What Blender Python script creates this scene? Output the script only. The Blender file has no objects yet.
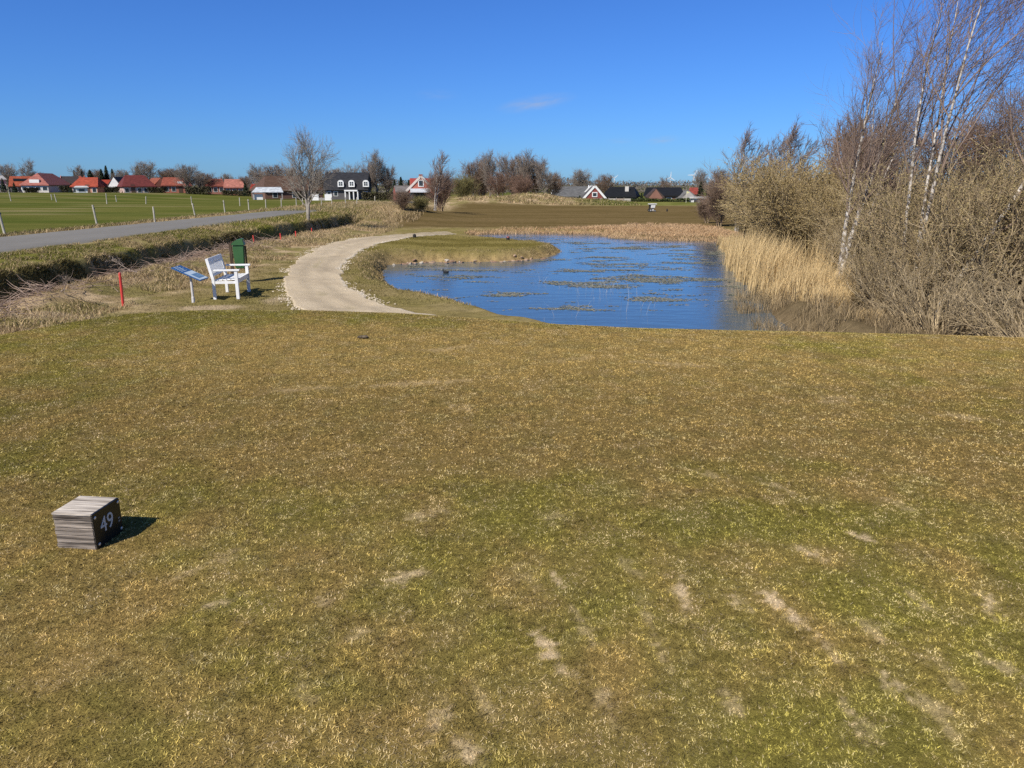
import bpy, bmesh, math, random
import numpy as np
from mathutils import Vector, Matrix
from math import sin, cos, pi, radians, atan, tan

random.seed(4)
RNG = np.random.default_rng(11)
scene = bpy.context.scene
COL = scene.collection

# ------------------------------------------------------------------ camera numbers
FPX, HOR, EYE = 740.0, 185.0, 1.65
PITCH = atan((384 - HOR) / FPX)


def gp(px, py, z=0.0):
    """place seen at (px, py) of the photo on level z -> world x, y (used to take measurements)"""
    u = (px - 512) / FPX
    v = (384 - py) / FPX
    dy = cos(PITCH) + v * sin(PITCH)
    dz = -sin(PITCH) + v * cos(PITCH)
    t = (z - EYE) / dz
    return u * t, dy * t


def ux(px, dist):
    """lateral position at a far distance"""
    return (px - 512) / FPX * dist * 0.9659 * 1.0


# ------------------------------------------------------------------ numpy noise
def _h(ix, iy, s):
    n = (ix.astype(np.int64) * 374761393 + iy.astype(np.int64) * 668265263 + s * 144665) & 0xFFFFFFFF
    n = ((n ^ (n >> 13)) * 1274126177) & 0xFFFFFFFF
    n = n ^ (n >> 16)
    return (n & 0xFFFF) / 65535.0


def vn(x, y, s=0):
    xi = np.floor(x); yi = np.floor(y)
    fx = x - xi; fy = y - yi
    fx = fx * fx * (3 - 2 * fx); fy = fy * fy * (3 - 2 * fy)
    a = _h(xi, yi, s); b = _h(xi + 1, yi, s); c = _h(xi, yi + 1, s); d = _h(xi + 1, yi + 1, s)
    return (a * (1 - fx) + b * fx) * (1 - fy) + (c * (1 - fx) + d * fx) * fy


def fbm(x, y, s=0, o=4):
    r = 0; a = 0.5; t = 0
    for k in range(o):
        r = r + a * vn(x + 17.3 * k, y - 9.1 * k, s + k); t += a
        a *= 0.5; x = x * 2.03; y = y * 2.03
    return r / t


def sm(a, b, x):
    t = np.clip((x - a) / (b - a), 0, 1)
    return t * t * (3 - 2 * t)


def lerp(a, b, t):
    return a + (b - a) * t


def lc(c1, c2, t):
    t = np.asarray(t)[..., None]
    return np.asarray(c1) * (1 - t) + np.asarray(c2) * t


# ------------------------------------------------------------------ mesh helpers
def mesh_np(name, V, F, col=None, smooth=False):
    """V (n,3); F list of (m,k) index arrays"""
    me = bpy.data.meshes.new(name)
    V = np.ascontiguousarray(V, dtype=np.float32)
    F = [np.asarray(f, dtype=np.int32) for f in F if len(f)]
    me.vertices.add(len(V)); me.vertices.foreach_set('co', V.ravel())
    li = np.concatenate([f.ravel() for f in F])
    tot = np.concatenate([np.full(len(f), f.shape[1], np.int32) for f in F])
    st = np.concatenate([[0], np.cumsum(tot)[:-1]]).astype(np.int32)
    me.loops.add(len(li)); me.loops.foreach_set('vertex_index', li)
    me.polygons.add(len(tot)); me.polygons.foreach_set('loop_start', st)
    if smooth:
        me.polygons.foreach_set('use_smooth', np.ones(len(tot), dtype=bool))
    me.update(calc_edges=True)
    if col is not None:
        at = me.attributes.new('Col', 'FLOAT_COLOR', 'POINT')
        c4 = np.ones((len(V), 4), np.float32); c4[:, :3] = col
        at.data.foreach_set('color', c4.ravel())
    return me


def put(name, me, mat=None, parent=None, loc=None, rot=None):
    o = bpy.data.objects.new(name, me)
    COL.objects.link(o)
    if mat is not None and len(me.materials) == 0:
        me.materials.append(mat)
    if parent is not None:
        o.parent = parent
    if loc is not None:
        o.location = loc
    if rot is not None:
        o.rotation_euler = rot
    return o


def tag(o, label=None, cat=None, group=None, kind=None):
    if label: o['label'] = label
    if cat: o['category'] = cat
    if group: o['group'] = group
    if kind: o['kind'] = kind
    return o


def thing(name, label, cat, loc=(0, 0, 0), rz=0.0, group=None):
    o = bpy.data.objects.new(name, None)
    COL.objects.link(o)
    o.empty_display_size = 0.2
    o.location = loc; o.rotation_euler = (0, 0, rz)
    return tag(o, label, cat, group)


def copy_tree(o, parent=None):
    c = o.copy(); COL.objects.link(c)
    c.parent = parent
    for ch in o.children:
        copy_tree(ch, c)
    return c


class MB:
    """collects boxes, bars, prisms into one mesh"""
    def __init__(s): s.bm = bmesh.new()

    def box(s, x0, x1, y0, y1, z0, z1, M=None):
        vs = [Vector((x, y, z)) for x in (x0, x1) for y in (y0, y1) for z in (z0, z1)]
        if M is not None: vs = [M @ v for v in vs]
        b = [s.bm.verts.new(v) for v in vs]
        for f in ((0, 1, 3, 2), (4, 6, 7, 5), (0, 4, 5, 1), (2, 3, 7, 6), (0, 2, 6, 4), (1, 5, 7, 3)):
            s.bm.faces.new([b[i] for i in f])
        return s

    def bar(s, p, q, w, h=None, up=(0, 0, 1)):
        h = h or w
        p = Vector(p); q = Vector(q); d = (q - p); L = d.length; d.normalize()
        u = Vector(up)
        if abs(d.dot(u)) > 0.98: u = Vector((0, 1, 0))
        x = d.cross(u).normalized(); z = x.cross(d)
        M = Matrix((x, d, z)).transposed().to_4x4(); M.translation = p
        return s.box(-w / 2, w / 2, 0, L, -h / 2, h / 2, M)

    def poly(s, pts, d):
        """extrude polygon pts by vector d"""
        d = Vector(d)
        a = [s.bm.verts.new(p) for p in pts]; b = [s.bm.verts.new(Vector(p) + d) for p in pts]
        n = len(pts)
        s.bm.faces.new(a[::-1]); s.bm.faces.new(b)
        for i in range(n):
            s.bm.faces.new((a[i], a[(i + 1) % n], b[(i + 1) % n], b[i]))
        return s

    def solid(s, vs, fs):
        b = [s.bm.verts.new(v) for v in vs]
        for f in fs: s.bm.faces.new([b[i] for i in f])
        return s

    def lathe(s, prof, n=20, M=None, cap=True):
        rings = []
        for r, z in prof:
            ring = []
            for k in range(n):
                v = Vector((r * cos(2 * pi * k / n), r * sin(2 * pi * k / n), z))
                ring.append(s.bm.verts.new(M @ v if M is not None else v))
            rings.append(ring)
        for a, b in zip(rings, rings[1:]):
            for k in range(n):
                s.bm.faces.new((a[k], a[(k + 1) % n], b[(k + 1) % n], b[k]))
        if cap:
            s.bm.faces.new(rings[0][::-1]); s.bm.faces.new(rings[-1])
        return s

    def build(s, name, mat, parent=None, bevel=0.0, loc=None, rot=None, smooth=False):
        bmesh.ops.recalc_face_normals(s.bm, faces=s.bm.faces)
        if bevel > 0:
            bmesh.ops.bevel(s.bm, geom=list(s.bm.edges), offset=bevel, segments=2, affect='EDGES', clamp_overlap=True)
        me = bpy.data.meshes.new(name); s.bm.to_mesh(me); s.bm.free()
        if smooth:
            me.polygons.foreach_set('use_smooth', np.ones(len(me.polygons), dtype=bool))
        return put(name, me, mat, parent, loc, rot)


# ------------------------------------------------------------------ materials
def new_mat(name):
    m = bpy.data.materials.new(name); m.use_nodes = True
    nt = m.node_tree; nt.nodes.clear()
    out = nt.nodes.new('ShaderNodeOutputMaterial')
    bs = nt.nodes.new('ShaderNodeBsdfPrincipled')
    nt.links.new(bs.outputs[0], out.inputs[0])
    return m, nt, bs


def N(nt, typ, **kw):
    n = nt.nodes.new(typ)
    for k, v in kw.items():
        if k in n.inputs.keys(): n.inputs[k].default_value = v
        else: setattr(n, k, v)
    return n


def noise_mat(name, c1, c2, scale=8.0, rough=0.85, detail=4, bump=0.0, spec=0.25, stretch=(1, 1, 1), ramp=(0.3, 0.7), bscale=None):
    m, nt, bs = new_mat(name)
    tc = N(nt, 'ShaderNodeTexCoord'); mp = N(nt, 'ShaderNodeMapping')
    mp.inputs['Scale'].default_value = stretch
    nz = N(nt, 'ShaderNodeTexNoise', Scale=scale, Detail=detail)
    rp = N(nt, 'ShaderNodeValToRGB')
    rp.color_ramp.elements[0].position = ramp[0]; rp.color_ramp.elements[1].position = ramp[1]
    rp.color_ramp.elements[0].color = (*c1, 1); rp.color_ramp.elements[1].color = (*c2, 1)
    L = nt.links.new
    L(tc.outputs['Object'], mp.inputs[0]); L(mp.outputs[0], nz.inputs['Vector'])
    L(nz.outputs[0], rp.inputs[0]); L(rp.outputs[0], bs.inputs['Base Color'])
    bs.inputs['Roughness'].default_value = rough
    bs.inputs['Specular IOR Level'].default_value = spec
    if bump:
        nb = N(nt, 'ShaderNodeTexNoise', Scale=bscale or scale * 3, Detail=5)
        L(mp.outputs[0], nb.inputs['Vector'])
        bp = N(nt, 'ShaderNodeBump', Strength=bump, Distance=0.02)
        L(nb.outputs[0], bp.inputs['Height']); L(bp.outputs[0], bs.inputs['Normal'])
    return m


def attr_mat(name, rough=0.9, nscale=40.0, amp=0.35, bump=0.0, transl=0.0, spec=0.1, n2=None):
    """base colour from the mesh colours, broken up by fine noise"""
    m, nt, bs = new_mat(name); L = nt.links.new
    at = N(nt, 'ShaderNodeAttribute', attribute_name='Col')
    col = at.outputs['Color']
    tc = N(nt, 'ShaderNodeTexCoord')
    for sc, a in ((nscale, amp),) + ((n2,) if n2 else ()):
        if a <= 0: continue
        nz = N(nt, 'ShaderNodeTexNoise', Scale=sc, Detail=6, Roughness=0.7)
        L(tc.outputs['Object'], nz.inputs['Vector'])
        mr = N(nt, 'ShaderNodeMapRange')
        mr.inputs['From Min'].default_value = 0.25; mr.inputs['From Max'].default_value = 0.75
        mr.inputs['To Min'].default_value = 1 - a; mr.inputs['To Max'].default_value = 1 + a
        L(nz.outputs[0], mr.inputs[0])
        mx = N(nt, 'ShaderNodeMix', data_type='RGBA', blend_type='MULTIPLY')
        mx.inputs[0].default_value = 1.0
        L(col, mx.inputs[6]); L(mr.outputs[0], mx.inputs[7])
        col = mx.outputs[2]
        last = nz
    L(col, bs.inputs['Base Color'])
    bs.inputs['Roughness'].default_value = rough
    bs.inputs['Specular IOR Level'].default_value = spec
    if bump and amp > 0:
        bp = N(nt, 'ShaderNodeBump', Strength=bump, Distance=0.03)
        L(last.outputs[0], bp.inputs['Height']); L(bp.outputs[0], bs.inputs['Normal'])
    if transl > 0:
        out = [n for n in nt.nodes if n.type == 'OUTPUT_MATERIAL'][0]
        tr = N(nt, 'ShaderNodeBsdfTranslucent'); ms = N(nt, 'ShaderNodeMixShader')
        ms.inputs[0].default_value = transl
        L(col, tr.inputs[0]); L(bs.outputs[0], ms.inputs[1]); L(tr.outputs[0], ms.inputs[2])
        L(ms.outputs[0], out.inputs[0])
    return m


def paint(name, c, rough=0.5, spec=0.4, var=0.12, scale=3.0, metallic=0.0):
    c1 = tuple(x * (1 - var) for x in c); c2 = tuple(min(0.9, x * (1 + var)) for x in c)
    m = noise_mat(name, c1, c2, scale=scale, rough=rough, spec=spec)
    m.node_tree.nodes['Principled BSDF'].inputs['Metallic'].default_value = metallic
    return m


# ------------------------------------------------------------------ terrain
POND = [(5.2, 10.9), (3.8, 11.3), (1.6, 12.2), (0.3, 13.6), (-0.68, 15.46), (-1.61, 16.4), (-2.43, 17.6), (-2.95, 19.0), (-3.35, 20.5),
        (-3.9, 23.2), (-4.15, 25.2), (-3.6, 26.1), (-2.4, 26.3), (-1.1, 26.3), (0.2, 26.8), (1.2, 27.6), (2.0, 29.6), (2.25, 31.6),
        (1.6, 33.6), (0.75, 35.4), (-0.5, 37.6), (-1.9, 39.6), (-1.8, 41.8), (-0.4, 42.9), (2.4, 43.0), (4.8, 42.2),
        (5.6, 39.2), (7.0, 37.8), (9.9, 36.9), (9.5, 33.0), (8.4, 29.0), (7.2, 24.5), (6.5, 21.0), (6.1, 18.6), (5.65, 16.8), (5.25, 15.2), (5.1, 13.4)]
POND = np.array(POND)


def poly_sd(x, y, P):
    """signed distance, negative inside"""
    d = np.full(x.shape, 1e9); ins = np.zeros(x.shape, bool)
    n = len(P)
    for i in range(n):
        ax, ay = P[i]; bx, by = P[(i + 1) % n]
        ex, ey = bx - ax, by - ay
        t = np.clip(((x - ax) * ex + (y - ay) * ey) / (ex * ex + ey * ey), 0, 1)
        d = np.minimum(d, (x - ax - t * ex) ** 2 + (y - ay - t * ey) ** 2)
        c = ((ay > y) != (by > y)) & (x < ex * (y - ay) / (ey if abs(ey) > 1e-9 else 1e-9) + ax)
        ins ^= c
    d = np.sqrt(d)
    return np.where(ins, -d, d)


TEE_X = [-14, -10, -8.6, -7.2, -6.4, -5.9, -5.5, -5.1, -4.3, -2.9, -1.5, -0.5, 0.6, 1.5, 2.6, 3.8, 5.8, 9, 16]
TEE_Y = [-6, -1, 2.5, 5.8, 7.4, 8.3, 9.2, 9.8, 10.1, 10.15, 9.9, 9.5, 9.05, 8.8, 8.65, 8.5, 8.2, 7.8, 7.0]


def tee_edge(x):
    return np.interp(x, TEE_X, TEE_Y) - 0.30


def g2(x, y, cx, cy, sx, sy):
    return np.exp(-((x - cx) / sx) ** 2 - ((y - cy) / sy) ** 2)


def pond_sd(x, y):
    sd = np.full(x.shape, 50.0)
    m = (x > -12) & (x < 20) & (y > 5) & (y < 52)
    if m.any():
        xs, ys = x[m], y[m]
        s = poly_sd(xs, ys, POND)
        s = s + (fbm(xs * 1.3, ys * 1.3, 5, 3) - 0.5) * 0.55 * sm(14, 17, ys)
        sd[m] = s
    return sd


def height(x, y, sd=None):
    x = np.asarray(x, float); y = np.asarray(y, float)
    if sd is None: sd = pond_sd(x, y)
    # middle ground: bench lawn, peninsula, fairway
    zm = -0.55 - 0.25 * sm(26, 44, y)
    zm = zm - 0.10 * sm(-5.0, -2.5, x) * sm(22, 25, y) * (1 - sm(38, 44, y))
    zm = zm + 0.10 * sm(70, 90, y) - 0.9 * sm(95, 140, y)
    zm = zm - 0.35 * sm(5.2, 7.5, x) * (1 - sm(28, 40, y))
    # rough mounds at the back of the fairway
    zm = zm + 0.75 * g2(x, y, -8.8, 60, 3.4, 7) + 0.45 * g2(x, y, -13.0, 66, 4, 9)
    zm = zm + 0.85 * g2(x, y, -5.2, 97, 6, 9) + 1.15 * g2(x, y, 2.6, 105, 4.0, 7) + 0.35 * g2(x, y, 9.5, 104, 5, 7)
    zm = zm + 0.25 * g2(x, y, 18, 112, 14, 9)
    # field and road side
    zl = -0.0016 * np.clip(y - 20, 0, 250) - 1.1 * sm(70, 150, y) * sm(-95, -60, x)
    verge = zl - 0.16 * sm(-12.2, -11.0, x)
    wob = (fbm(x * 0 + 3.1, y * 0.35, 8, 3) - 0.5) * 0.7 + (fbm(x * 0.9, y * 1.6, 9, 3) - 0.5) * 0.25
    xd = x + wob
    ditch = np.where(xd < -10.55, lerp(verge, -1.05, sm(-11.05, -10.55, xd)), lerp(-1.05, zm, sm(-10.3, -9.2, xd)))
    dm = 1 - sm(46, 56, y)
    plain = lerp(verge, zm, sm(-11.5, -8.0, x))
    z = lerp(plain, ditch, dm)
    # debris bank between ditch and path
    z = z + (.06 + .12 * sm(11, 15, y)) * dm * np.exp(-((xd + 8.9) / 0.8) ** 2) * (0.5 + fbm(x * 0.8, y * 0.5, 31, 3))
    # pond banks
    bank = lerp(-1.16, z, sm(-0.15, 0.85, sd))
    z = np.where(sd < 0.85, np.minimum(z, bank), z)
    z = z - 0.5 * sm(0.0, 2.0, -sd)
    # the tee platform
    e = y - tee_edge(x)
    s = sm(0.0, 2.5, e)
    z = lerp(0.0 + 0.02 * (fbm(x * 0.35, y * 0.35, 2, 2) - 0.5), z, s)
    rough = sm(0.3, 2.0, e) * (1 - sm(100, 160, y)) * np.where(x < -12.3, 0.25, 1.0)
    z = z + rough * 0.07 * (fbm(x * 1.6, y * 1.6, 12, 4) - 0.5)
    far = sm(180, 320, y)
    z = lerp(z, np.where(x < -100, -0.65, -1.6), far * sm(-105, -95, x) * 0 + far)
    return z


def hz(x, y):
    return float(height(np.array([float(x)]), np.array([float(y)]))[0])


# ------------------------------------------------------------------ colour of the ground (plain surface colours)
SC = []
for (a, b, c, d, w, k) in [(764, 593, 803, 624, .055, .9), (537, 634, 560, 668, .06, .8), (681, 582, 684, 612, .04, .8), (886, 677, 910, 700, .05, .6),
                        (846, 706, 872, 742, .05, .55), (733, 600, 746, 610, .05, .55), (795, 545, 820, 558, .06, .6), (853, 533, 870, 540, .05, .7),
                        (388, 584, 420, 574, .07, .65), (200, 611, 236, 598, .04, .65), (440, 708, 436, 735, .05, .6), (455, 745, 486, 766, .06, .7),
                        (978, 590, 994, 612, .06, .6), (405, 520, 440, 512, .09, .4), (540, 521, 562, 516, .1, .3), (985, 657, 1030, 682, .05, .5),
                        (553, 575, 561, 586, .03, .7), (185, 577, 200, 570, .05, .5), (320, 600, 326, 606, .05, .4), (620, 560, 640, 575, .06, .3),
                        (270, 392, 330, 388, .12, .35), (380, 385, 460, 381, .12, .35), (450, 405, 470, 410, .1, .4), (640, 362, 700, 366, .12, .3),
                        (940, 415, 990, 420, .1, .35), (820, 402, 850, 398, .12, .3), (560, 360, 600, 356, .12, .25), (930, 660, 960, 690, .05, .3),
                        (215, 565, 240, 548, .06, .3), (520, 570, 540, 590, .06, .3), (690, 470, 720, 478, .08, .3), (430, 350, 470, 346, .14, .3),
                        (600, 690, 612, 720, .05, .45), (655, 640, 668, 665, .04, .4), (720, 690, 740, 715, .05, .4), (820, 640, 838, 662, .04, .45), (905, 590, 925, 606, .04, .45), (860, 620, 880, 640, .05, .4), (480, 690, 490, 715, .04, .35), (575, 615, 590, 640, .05, .35), (640, 600, 650, 625, .04, .35), (930, 700, 950, 730, .06, .4), (345, 640, 370, 630, .05, .35), (300, 680, 310, 700, .05, .3), (760, 480, 790, 492, .06, .35), (890, 500, 915, 510, .06, .35)]:
    ax, ay = gp(a, b); bx, by = gp(c, d); ex, ey = (bx - ax) * .2, (by - ay) * .2; SC.append((ax - ex, ay - ey, bx + ex, by + ey, w, k))


def turf(x, y, r, fine=True):
    """mown tee turf, r = random 0..1 per blade or noise"""
    big = fbm(x * 0.33 + 4.7, y * 0.33, 21, 3)
    mid = fbm(x * 2.6, y * 2.6, 22, 5)
    f = big * .45 + mid * .45 + .075 + .16 * sm(3.4, 5.4, y) - .24 * sm(8.2, 9.3, y) - .13 * sm(1.5, 4.5, -x)
    c = lc((.232, .198, .047), (.318, .224, .078), sm(.38, .66, f))
    c = c * (1.14 + .27 * (1 - sm(2.4, 4.4, y)) + .26 * sm(5.4, 7.0, y) * (1 - .75 * sm(8.4, 9.4, y)) - .12 * sm(2.0, 4.5, -x))[..., None]

    def over(c, col_, m):
        return c * (1 - m[..., None]) + np.array(col_) * m[..., None]
    c = over(c, (.19, .174, .055), sm(.50, .66, fbm(x * 5.2 + 9, y * 5.2, 24, 5 if fine else 2)) * (.34 if fine else .20))
    if fine:
      c = over(c, (.43, .36, .18), sm(.54, .68, fbm(x * 9.5, y * 9.5 + 5, 25, 4)) * .5)
      c = over(c, (.15, .10, .055), sm(.56, .70, fbm(x * 12 - 3, y * 12, 27, 4)) * .5)
    tm = sm(.60, .74, fbm(x * 7 - 7, y * 7, 26, 5)) * (.42 if fine else 0.0)
    for (ax, ay, bx, by, w, k) in SC:
        w = w * 1.0
        m = (np.abs(x - (ax + bx) / 2) < .8) & (np.abs(y - (ay + by) / 2) < .8)
        if not m.any(): continue
        xs, ys = x[m], y[m]
        ex, ey = bx - ax, by - ay
        tt = ((xs - ax) * ex + (ys - ay) * ey) / (ex * ex + ey * ey); t = np.clip(tt, 0, 1)
        d = np.hypot(xs - ax - t * ex, ys - ay - t * ey)
        d = d + (fbm(xs * 30, ys * 30, 28, 3) - .5) * w * 2.0 + w * .5 * (2 * t - 1) ** 2
        d = d + (fbm(xs * 70, ys * 70, 63, 2) - .5) * w * .9
        tm[m] = np.maximum(tm[m], min(.85, k * 1.05) * (1 - sm(-w * .1, w * .95, d)))
    c = c * (1 - tm[..., None]) + np.array((.64, .49, .31)) * tm[..., None]
    if not fine:
        return c, tm
    g = fbm(x * 42, y * 42, 61, 3)
    q = 1 - .55 * sm(4.0, 8.0, y)
    c = c * (1 + q * (-.6 + 1.2 * sm(.30, .70, g)))[..., None]
    c = c * (1 + q * (-.45 + .9 * r))[..., None]
    c = c * (.80 + .40 * fbm(x * 7, y * 3.5, 62, 4))[..., None]
    st = ((r > .91) & (g > .42) & (RNG.random(r.shape) < q * q))[..., None]
    c = np.where(st, c * .4 + np.array((.56, .46, .30)) * .6, c)
    return c, tm


def rough_col(x, y, r):
    a = fbm(x * .9, y * .9, 41, 4); b = fbm(x * 2.7, y * 2.7, 42, 4)
    c = lc((.27, .20, .105), (.44, .33, .20), sm(.35, .65, b))
    g = sm(.44, .62, a)
    c = lc(c, (.17, .155, .045), g * .65)
    return c * (0.6 + 0.8 * r)[..., None]


PEN = np.array([(-6, 24.5), (-4.0, 26.6), (-1.0, 27.2), (1.0, 28.2), (1.5, 31.0), (0.6, 33.6), (-1.2, 36.6), (-2.6, 38.6), (-5, 38)])


def ground_col(x, y, sd, r):
    n1 = fbm(x * .5, y * .5, 51, 4); n2 = fbm(x * 2, y * 2, 52, 3)
    e = y - tee_edge(x)
    c = rough_col(x, y, r)
    # bench lawn: greener close to the path, tan close to the ditch
    gl = sm(-7.6, -6.0, x + (n1 - .5) * 2.2) * (1 - sm(42, 50, y)) * .75
    c = lc(c, np.array((.19, .155, .055)) * (.7 + .6 * r)[..., None], gl)
    # pale worn earth at the left end below the tee
    dirt = np.clip(g2(x, y, -8.0, 12.6, 1.3, .35) + g2(x, y, -5.6, 13.6, .7, .35) + .8 * g2(x, y, -4.6, 14.6, .6, .7), 0, 1)
    dirt = sm(.35, .7, dirt + (n2 - .5) * .5)
    c = lc(c, np.array((.40, .31, .20)) * (.85 + .3 * r)[..., None], dirt * .85)
    # peninsula lawn
    m = (x > -10) & (x < 6) & (y > 18) & (y < 45)
    pm = np.zeros_like(x)
    if m.any(): pm[m] = 1 - sm(-.6, .35, poly_sd(x[m], y[m], PEN) + (n1[m] - .5) * .8)
    pc = lc((.15, .122, .036), (.215, .175, .060), sm(.35, .65, n1 + .12 * np.sin(y * 1.6)))
    c = lc(c, pc * (.8 + .4 * r)[..., None], pm)
    # pond margins: wet dark edge, straw above it
    edge = (1 - sm(.1, .8, sd)) * (y > 13)
    c = lc(c, np.array((.32, .22, .11)) * (.6 + .8 * r)[..., None], edge * .8)
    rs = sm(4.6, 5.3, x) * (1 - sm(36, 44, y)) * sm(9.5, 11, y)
    c = lc(c, np.array((.13, .095, .055)) * (.6 + .8 * r)[..., None], rs * .85)  # mud and litter, darkened in place of the reeds' reflection
    c = lc(c, np.array((.045, .034, .02)) * np.ones_like(c), (1 - sm(-.12, .08, sd)))
    # fairway
    fw = sm(43.5, 46.5, y + (n1 - .5) * 2) * (1 - sm(88, 93, y + (n1 - .5) * 3 + .12 * np.abs(x - 6))) * sm(-9.5, -7.0, x - (y - 46) * .06 + (n1 - .5) * 2)
    fc = lc((.120, .086, .035), (.148, .105, .047), sm(.35, .65, fbm(x * .15, y * .6, 53, 3)))
    c = lc(c, fc * (.85 + .3 * r)[..., None], fw)
    di = np.exp(-((x + 10.35) / .42) ** 4) * (1 - sm(46, 54, y)) * (y > 4)
    c = lc(c, np.array((.065, .052, .026)) * (.6 + .8 * r)[..., None], di * .9)  # brown ditch soil, with the bank's shade put into its colour
    # green behind the fairway
    gr = sm(88, 92, y) * sm(6, 12, x - (y - 90) * .02 + (n1 - .5) * 3)
    gc = lc((.115, .125, .03), (.17, .165, .05), sm(.4, .6, n1))
    c = lc(c, gc, gr)
    far = sm(112, 125, y) * sm(-10, -5, x)
    c = lc(c, np.array((.10, .11, .03)) * np.ones_like(c), far)
    # field left of the road
    f = sm(-16.6, -17.0, x + (n2 - .5) * .3) * 1.0
    f = np.clip((-16.7 - x + (n2 - .5) * .5) / .4, 0, 1)
    fcol = lc((.076, .092, .020), (.118, .118, .032), sm(.35, .65, fbm(x * .06, y * .25, 55, 4)))
    fcol = lc(fcol, (.23, .19, .10), sm(.60, .74, fbm(x * .09, y * .35, 56, 5)) * .55)
    fcol = lc(fcol, (.18, .14, .06), (1 - sm(.3, 1.3, -16.7 - x)) * .8)
    c = lc(c, fcol * (.75 + .5 * r)[..., None], f)
    # verge between road and ditch
    v = sm(-16.7, -16.5, x) * (1 - sm(-11.2, -10.8, x)) * (1 - sm(60, 75, y))
    vc = lc((.16, .155, .036), (.30, .235, .115), sm(.45, .66, n1 * .6 + n2 * .4))
    c = lc(c, vc * (.75 + .5 * r)[..., None], v)
    wild = sm(105, 130, y) * (x < -8) * 1.0
    c = lc(c, fcol, wild)
    # tee
    t = 1 - sm(.15, .75, e + (n2 - .5) * .5)
    tc = np.zeros_like(c); km = t > 0
    tc[km] = turf(x[km], y[km], r[km], False)[0]
    c = lc(c, tc, t)
    return c


# --- ground sheet
def axis(segs):
    out = [segs[0][0]]
    for (a, b, d) in segs:
        n = max(1, int(round((b - a) / d)))
        out += list(a + (b - a) * np.arange(1, n + 1) / n)
    return out


def grow_out(start, step, end, f):
    out = []; x = start
    while x < end:
        step *= f; x += step; out.append(x)
    return out


xs = axis([(-12.5, -3.6, .075), (-3.6, 3.6, .02), (3.6, 8.5, .075)])
xl = [-(v) for v in grow_out(12.5, .075, 9000, 1.045)][::-1]
xr = grow_out(8.5, .075, 9000, 1.06)
xs = np.array(xl + xs + xr)
ys = axis([(-2.0, 0.8, .2), (0.8, 1.5, .07), (1.5, 4.8, .02), (4.8, 28, .07), (28, 52, .14), (52, 112, .4)])
ys = np.array([-400, -100, -40, -15, -6] + ys + grow_out(112, .5, 9000, 1.08))
X, Y = np.meshgrid(xs, ys)
xf, yf = X.ravel(), Y.ravel()
SD = pond_sd(xf, yf)
Zf = height(xf, yf, SD)
nx, ny = len(xs), len(ys)
idx = np.arange(nx * ny).reshape(ny, nx)
quads = np.stack([idx[:-1, :-1], idx[:-1, 1:], idx[1:, 1:], idx[1:, :-1]], -1).reshape(-1, 4)
gcol = ground_col(xf, yf, SD, np.clip(.5 + (vn(xf * 9, yf * 9, 60) - .5) * .6, 0, 1))
gcol = np.minimum(gcol, .8)
tee_m = (yf < tee_edge(xf) + .5)
gcol[tee_m] *= (.54 + .48 * turf(xf[tee_m], yf[tee_m], np.full(tee_m.sum(), .5), False)[1])[:, None]
M_ground = attr_mat('ground', nscale=45, amp=.5, bump=.5, n2=(160.0, .4), rough=1.0, spec=.0)
ground = put('ground', mesh_np('ground', np.stack([xf, yf, Zf], 1), [quads], gcol, True), M_ground)
tag(ground, kind='structure')


# --- water
def water_mat():
    m, nt, bs = new_mat('pond_water'); L = nt.links.new
    bs.inputs['Base Color'].default_value = (.055, .092, .125, 1)
    bs.inputs['Roughness'].default_value = .06
    bs.inputs['IOR'].default_value = 1.36
    bs.inputs['Specular IOR Level'].default_value = .5
    tc = N(nt, 'ShaderNodeTexCoord'); mp = N(nt, 'ShaderNodeMapping')
    mp.inputs['Scale'].default_value = (.6, 1.5, 1)
    mp.inputs['Rotation'].default_value = (0, 0, .12)
    n1 = N(nt, 'ShaderNodeTexNoise', Scale=2.2, Detail=3, Roughness=.55)
    n2 = N(nt, 'ShaderNodeTexNoise', Scale=14, Detail=3, Roughness=.6)
    L(tc.outputs['Object'], mp.inputs[0]); L(mp.outputs[0], n1.inputs['Vector']); L(mp.outputs[0], n2.inputs['Vector'])
    b1 = N(nt, 'ShaderNodeBump', Strength=.22, Distance=.05)
    b2 = N(nt, 'ShaderNodeBump', Strength=.2, Distance=.010)
    L(n1.outputs[0], b1.inputs['Height']); L(n2.outputs[0], b2.inputs['Height'])
    L(b1.outputs[0], b2.inputs['Normal']); L(b2.outputs[0], bs.inputs['Normal'])
    return m


wx = np.linspace(-6, 12, 30); wy = np.linspace(10.2, 46, 50)
WX, WY = np.meshgrid(wx, wy); WI = np.arange(WX.size).reshape(WX.shape)
# keep only cells near the pond
wq = np.stack([WI[:-1, :-1], WI[:-1, 1:], WI[1:, 1:], WI[1:, :-1]], -1).reshape(-1, 4)
wsd = poly_sd(WX.ravel(), WY.ravel(), POND)
wq = wq[(wsd[wq].min(1) < .9)]
used, inv = np.unique(wq, return_inverse=True)
WV = np.stack([WX.ravel()[used], WY.ravel()[used], np.full(len(used), -1.0)], 1)
water = put('water', mesh_np('water', WV, [inv.reshape(-1, 4)]), water_mat())
tag(water, kind='structure')


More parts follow.
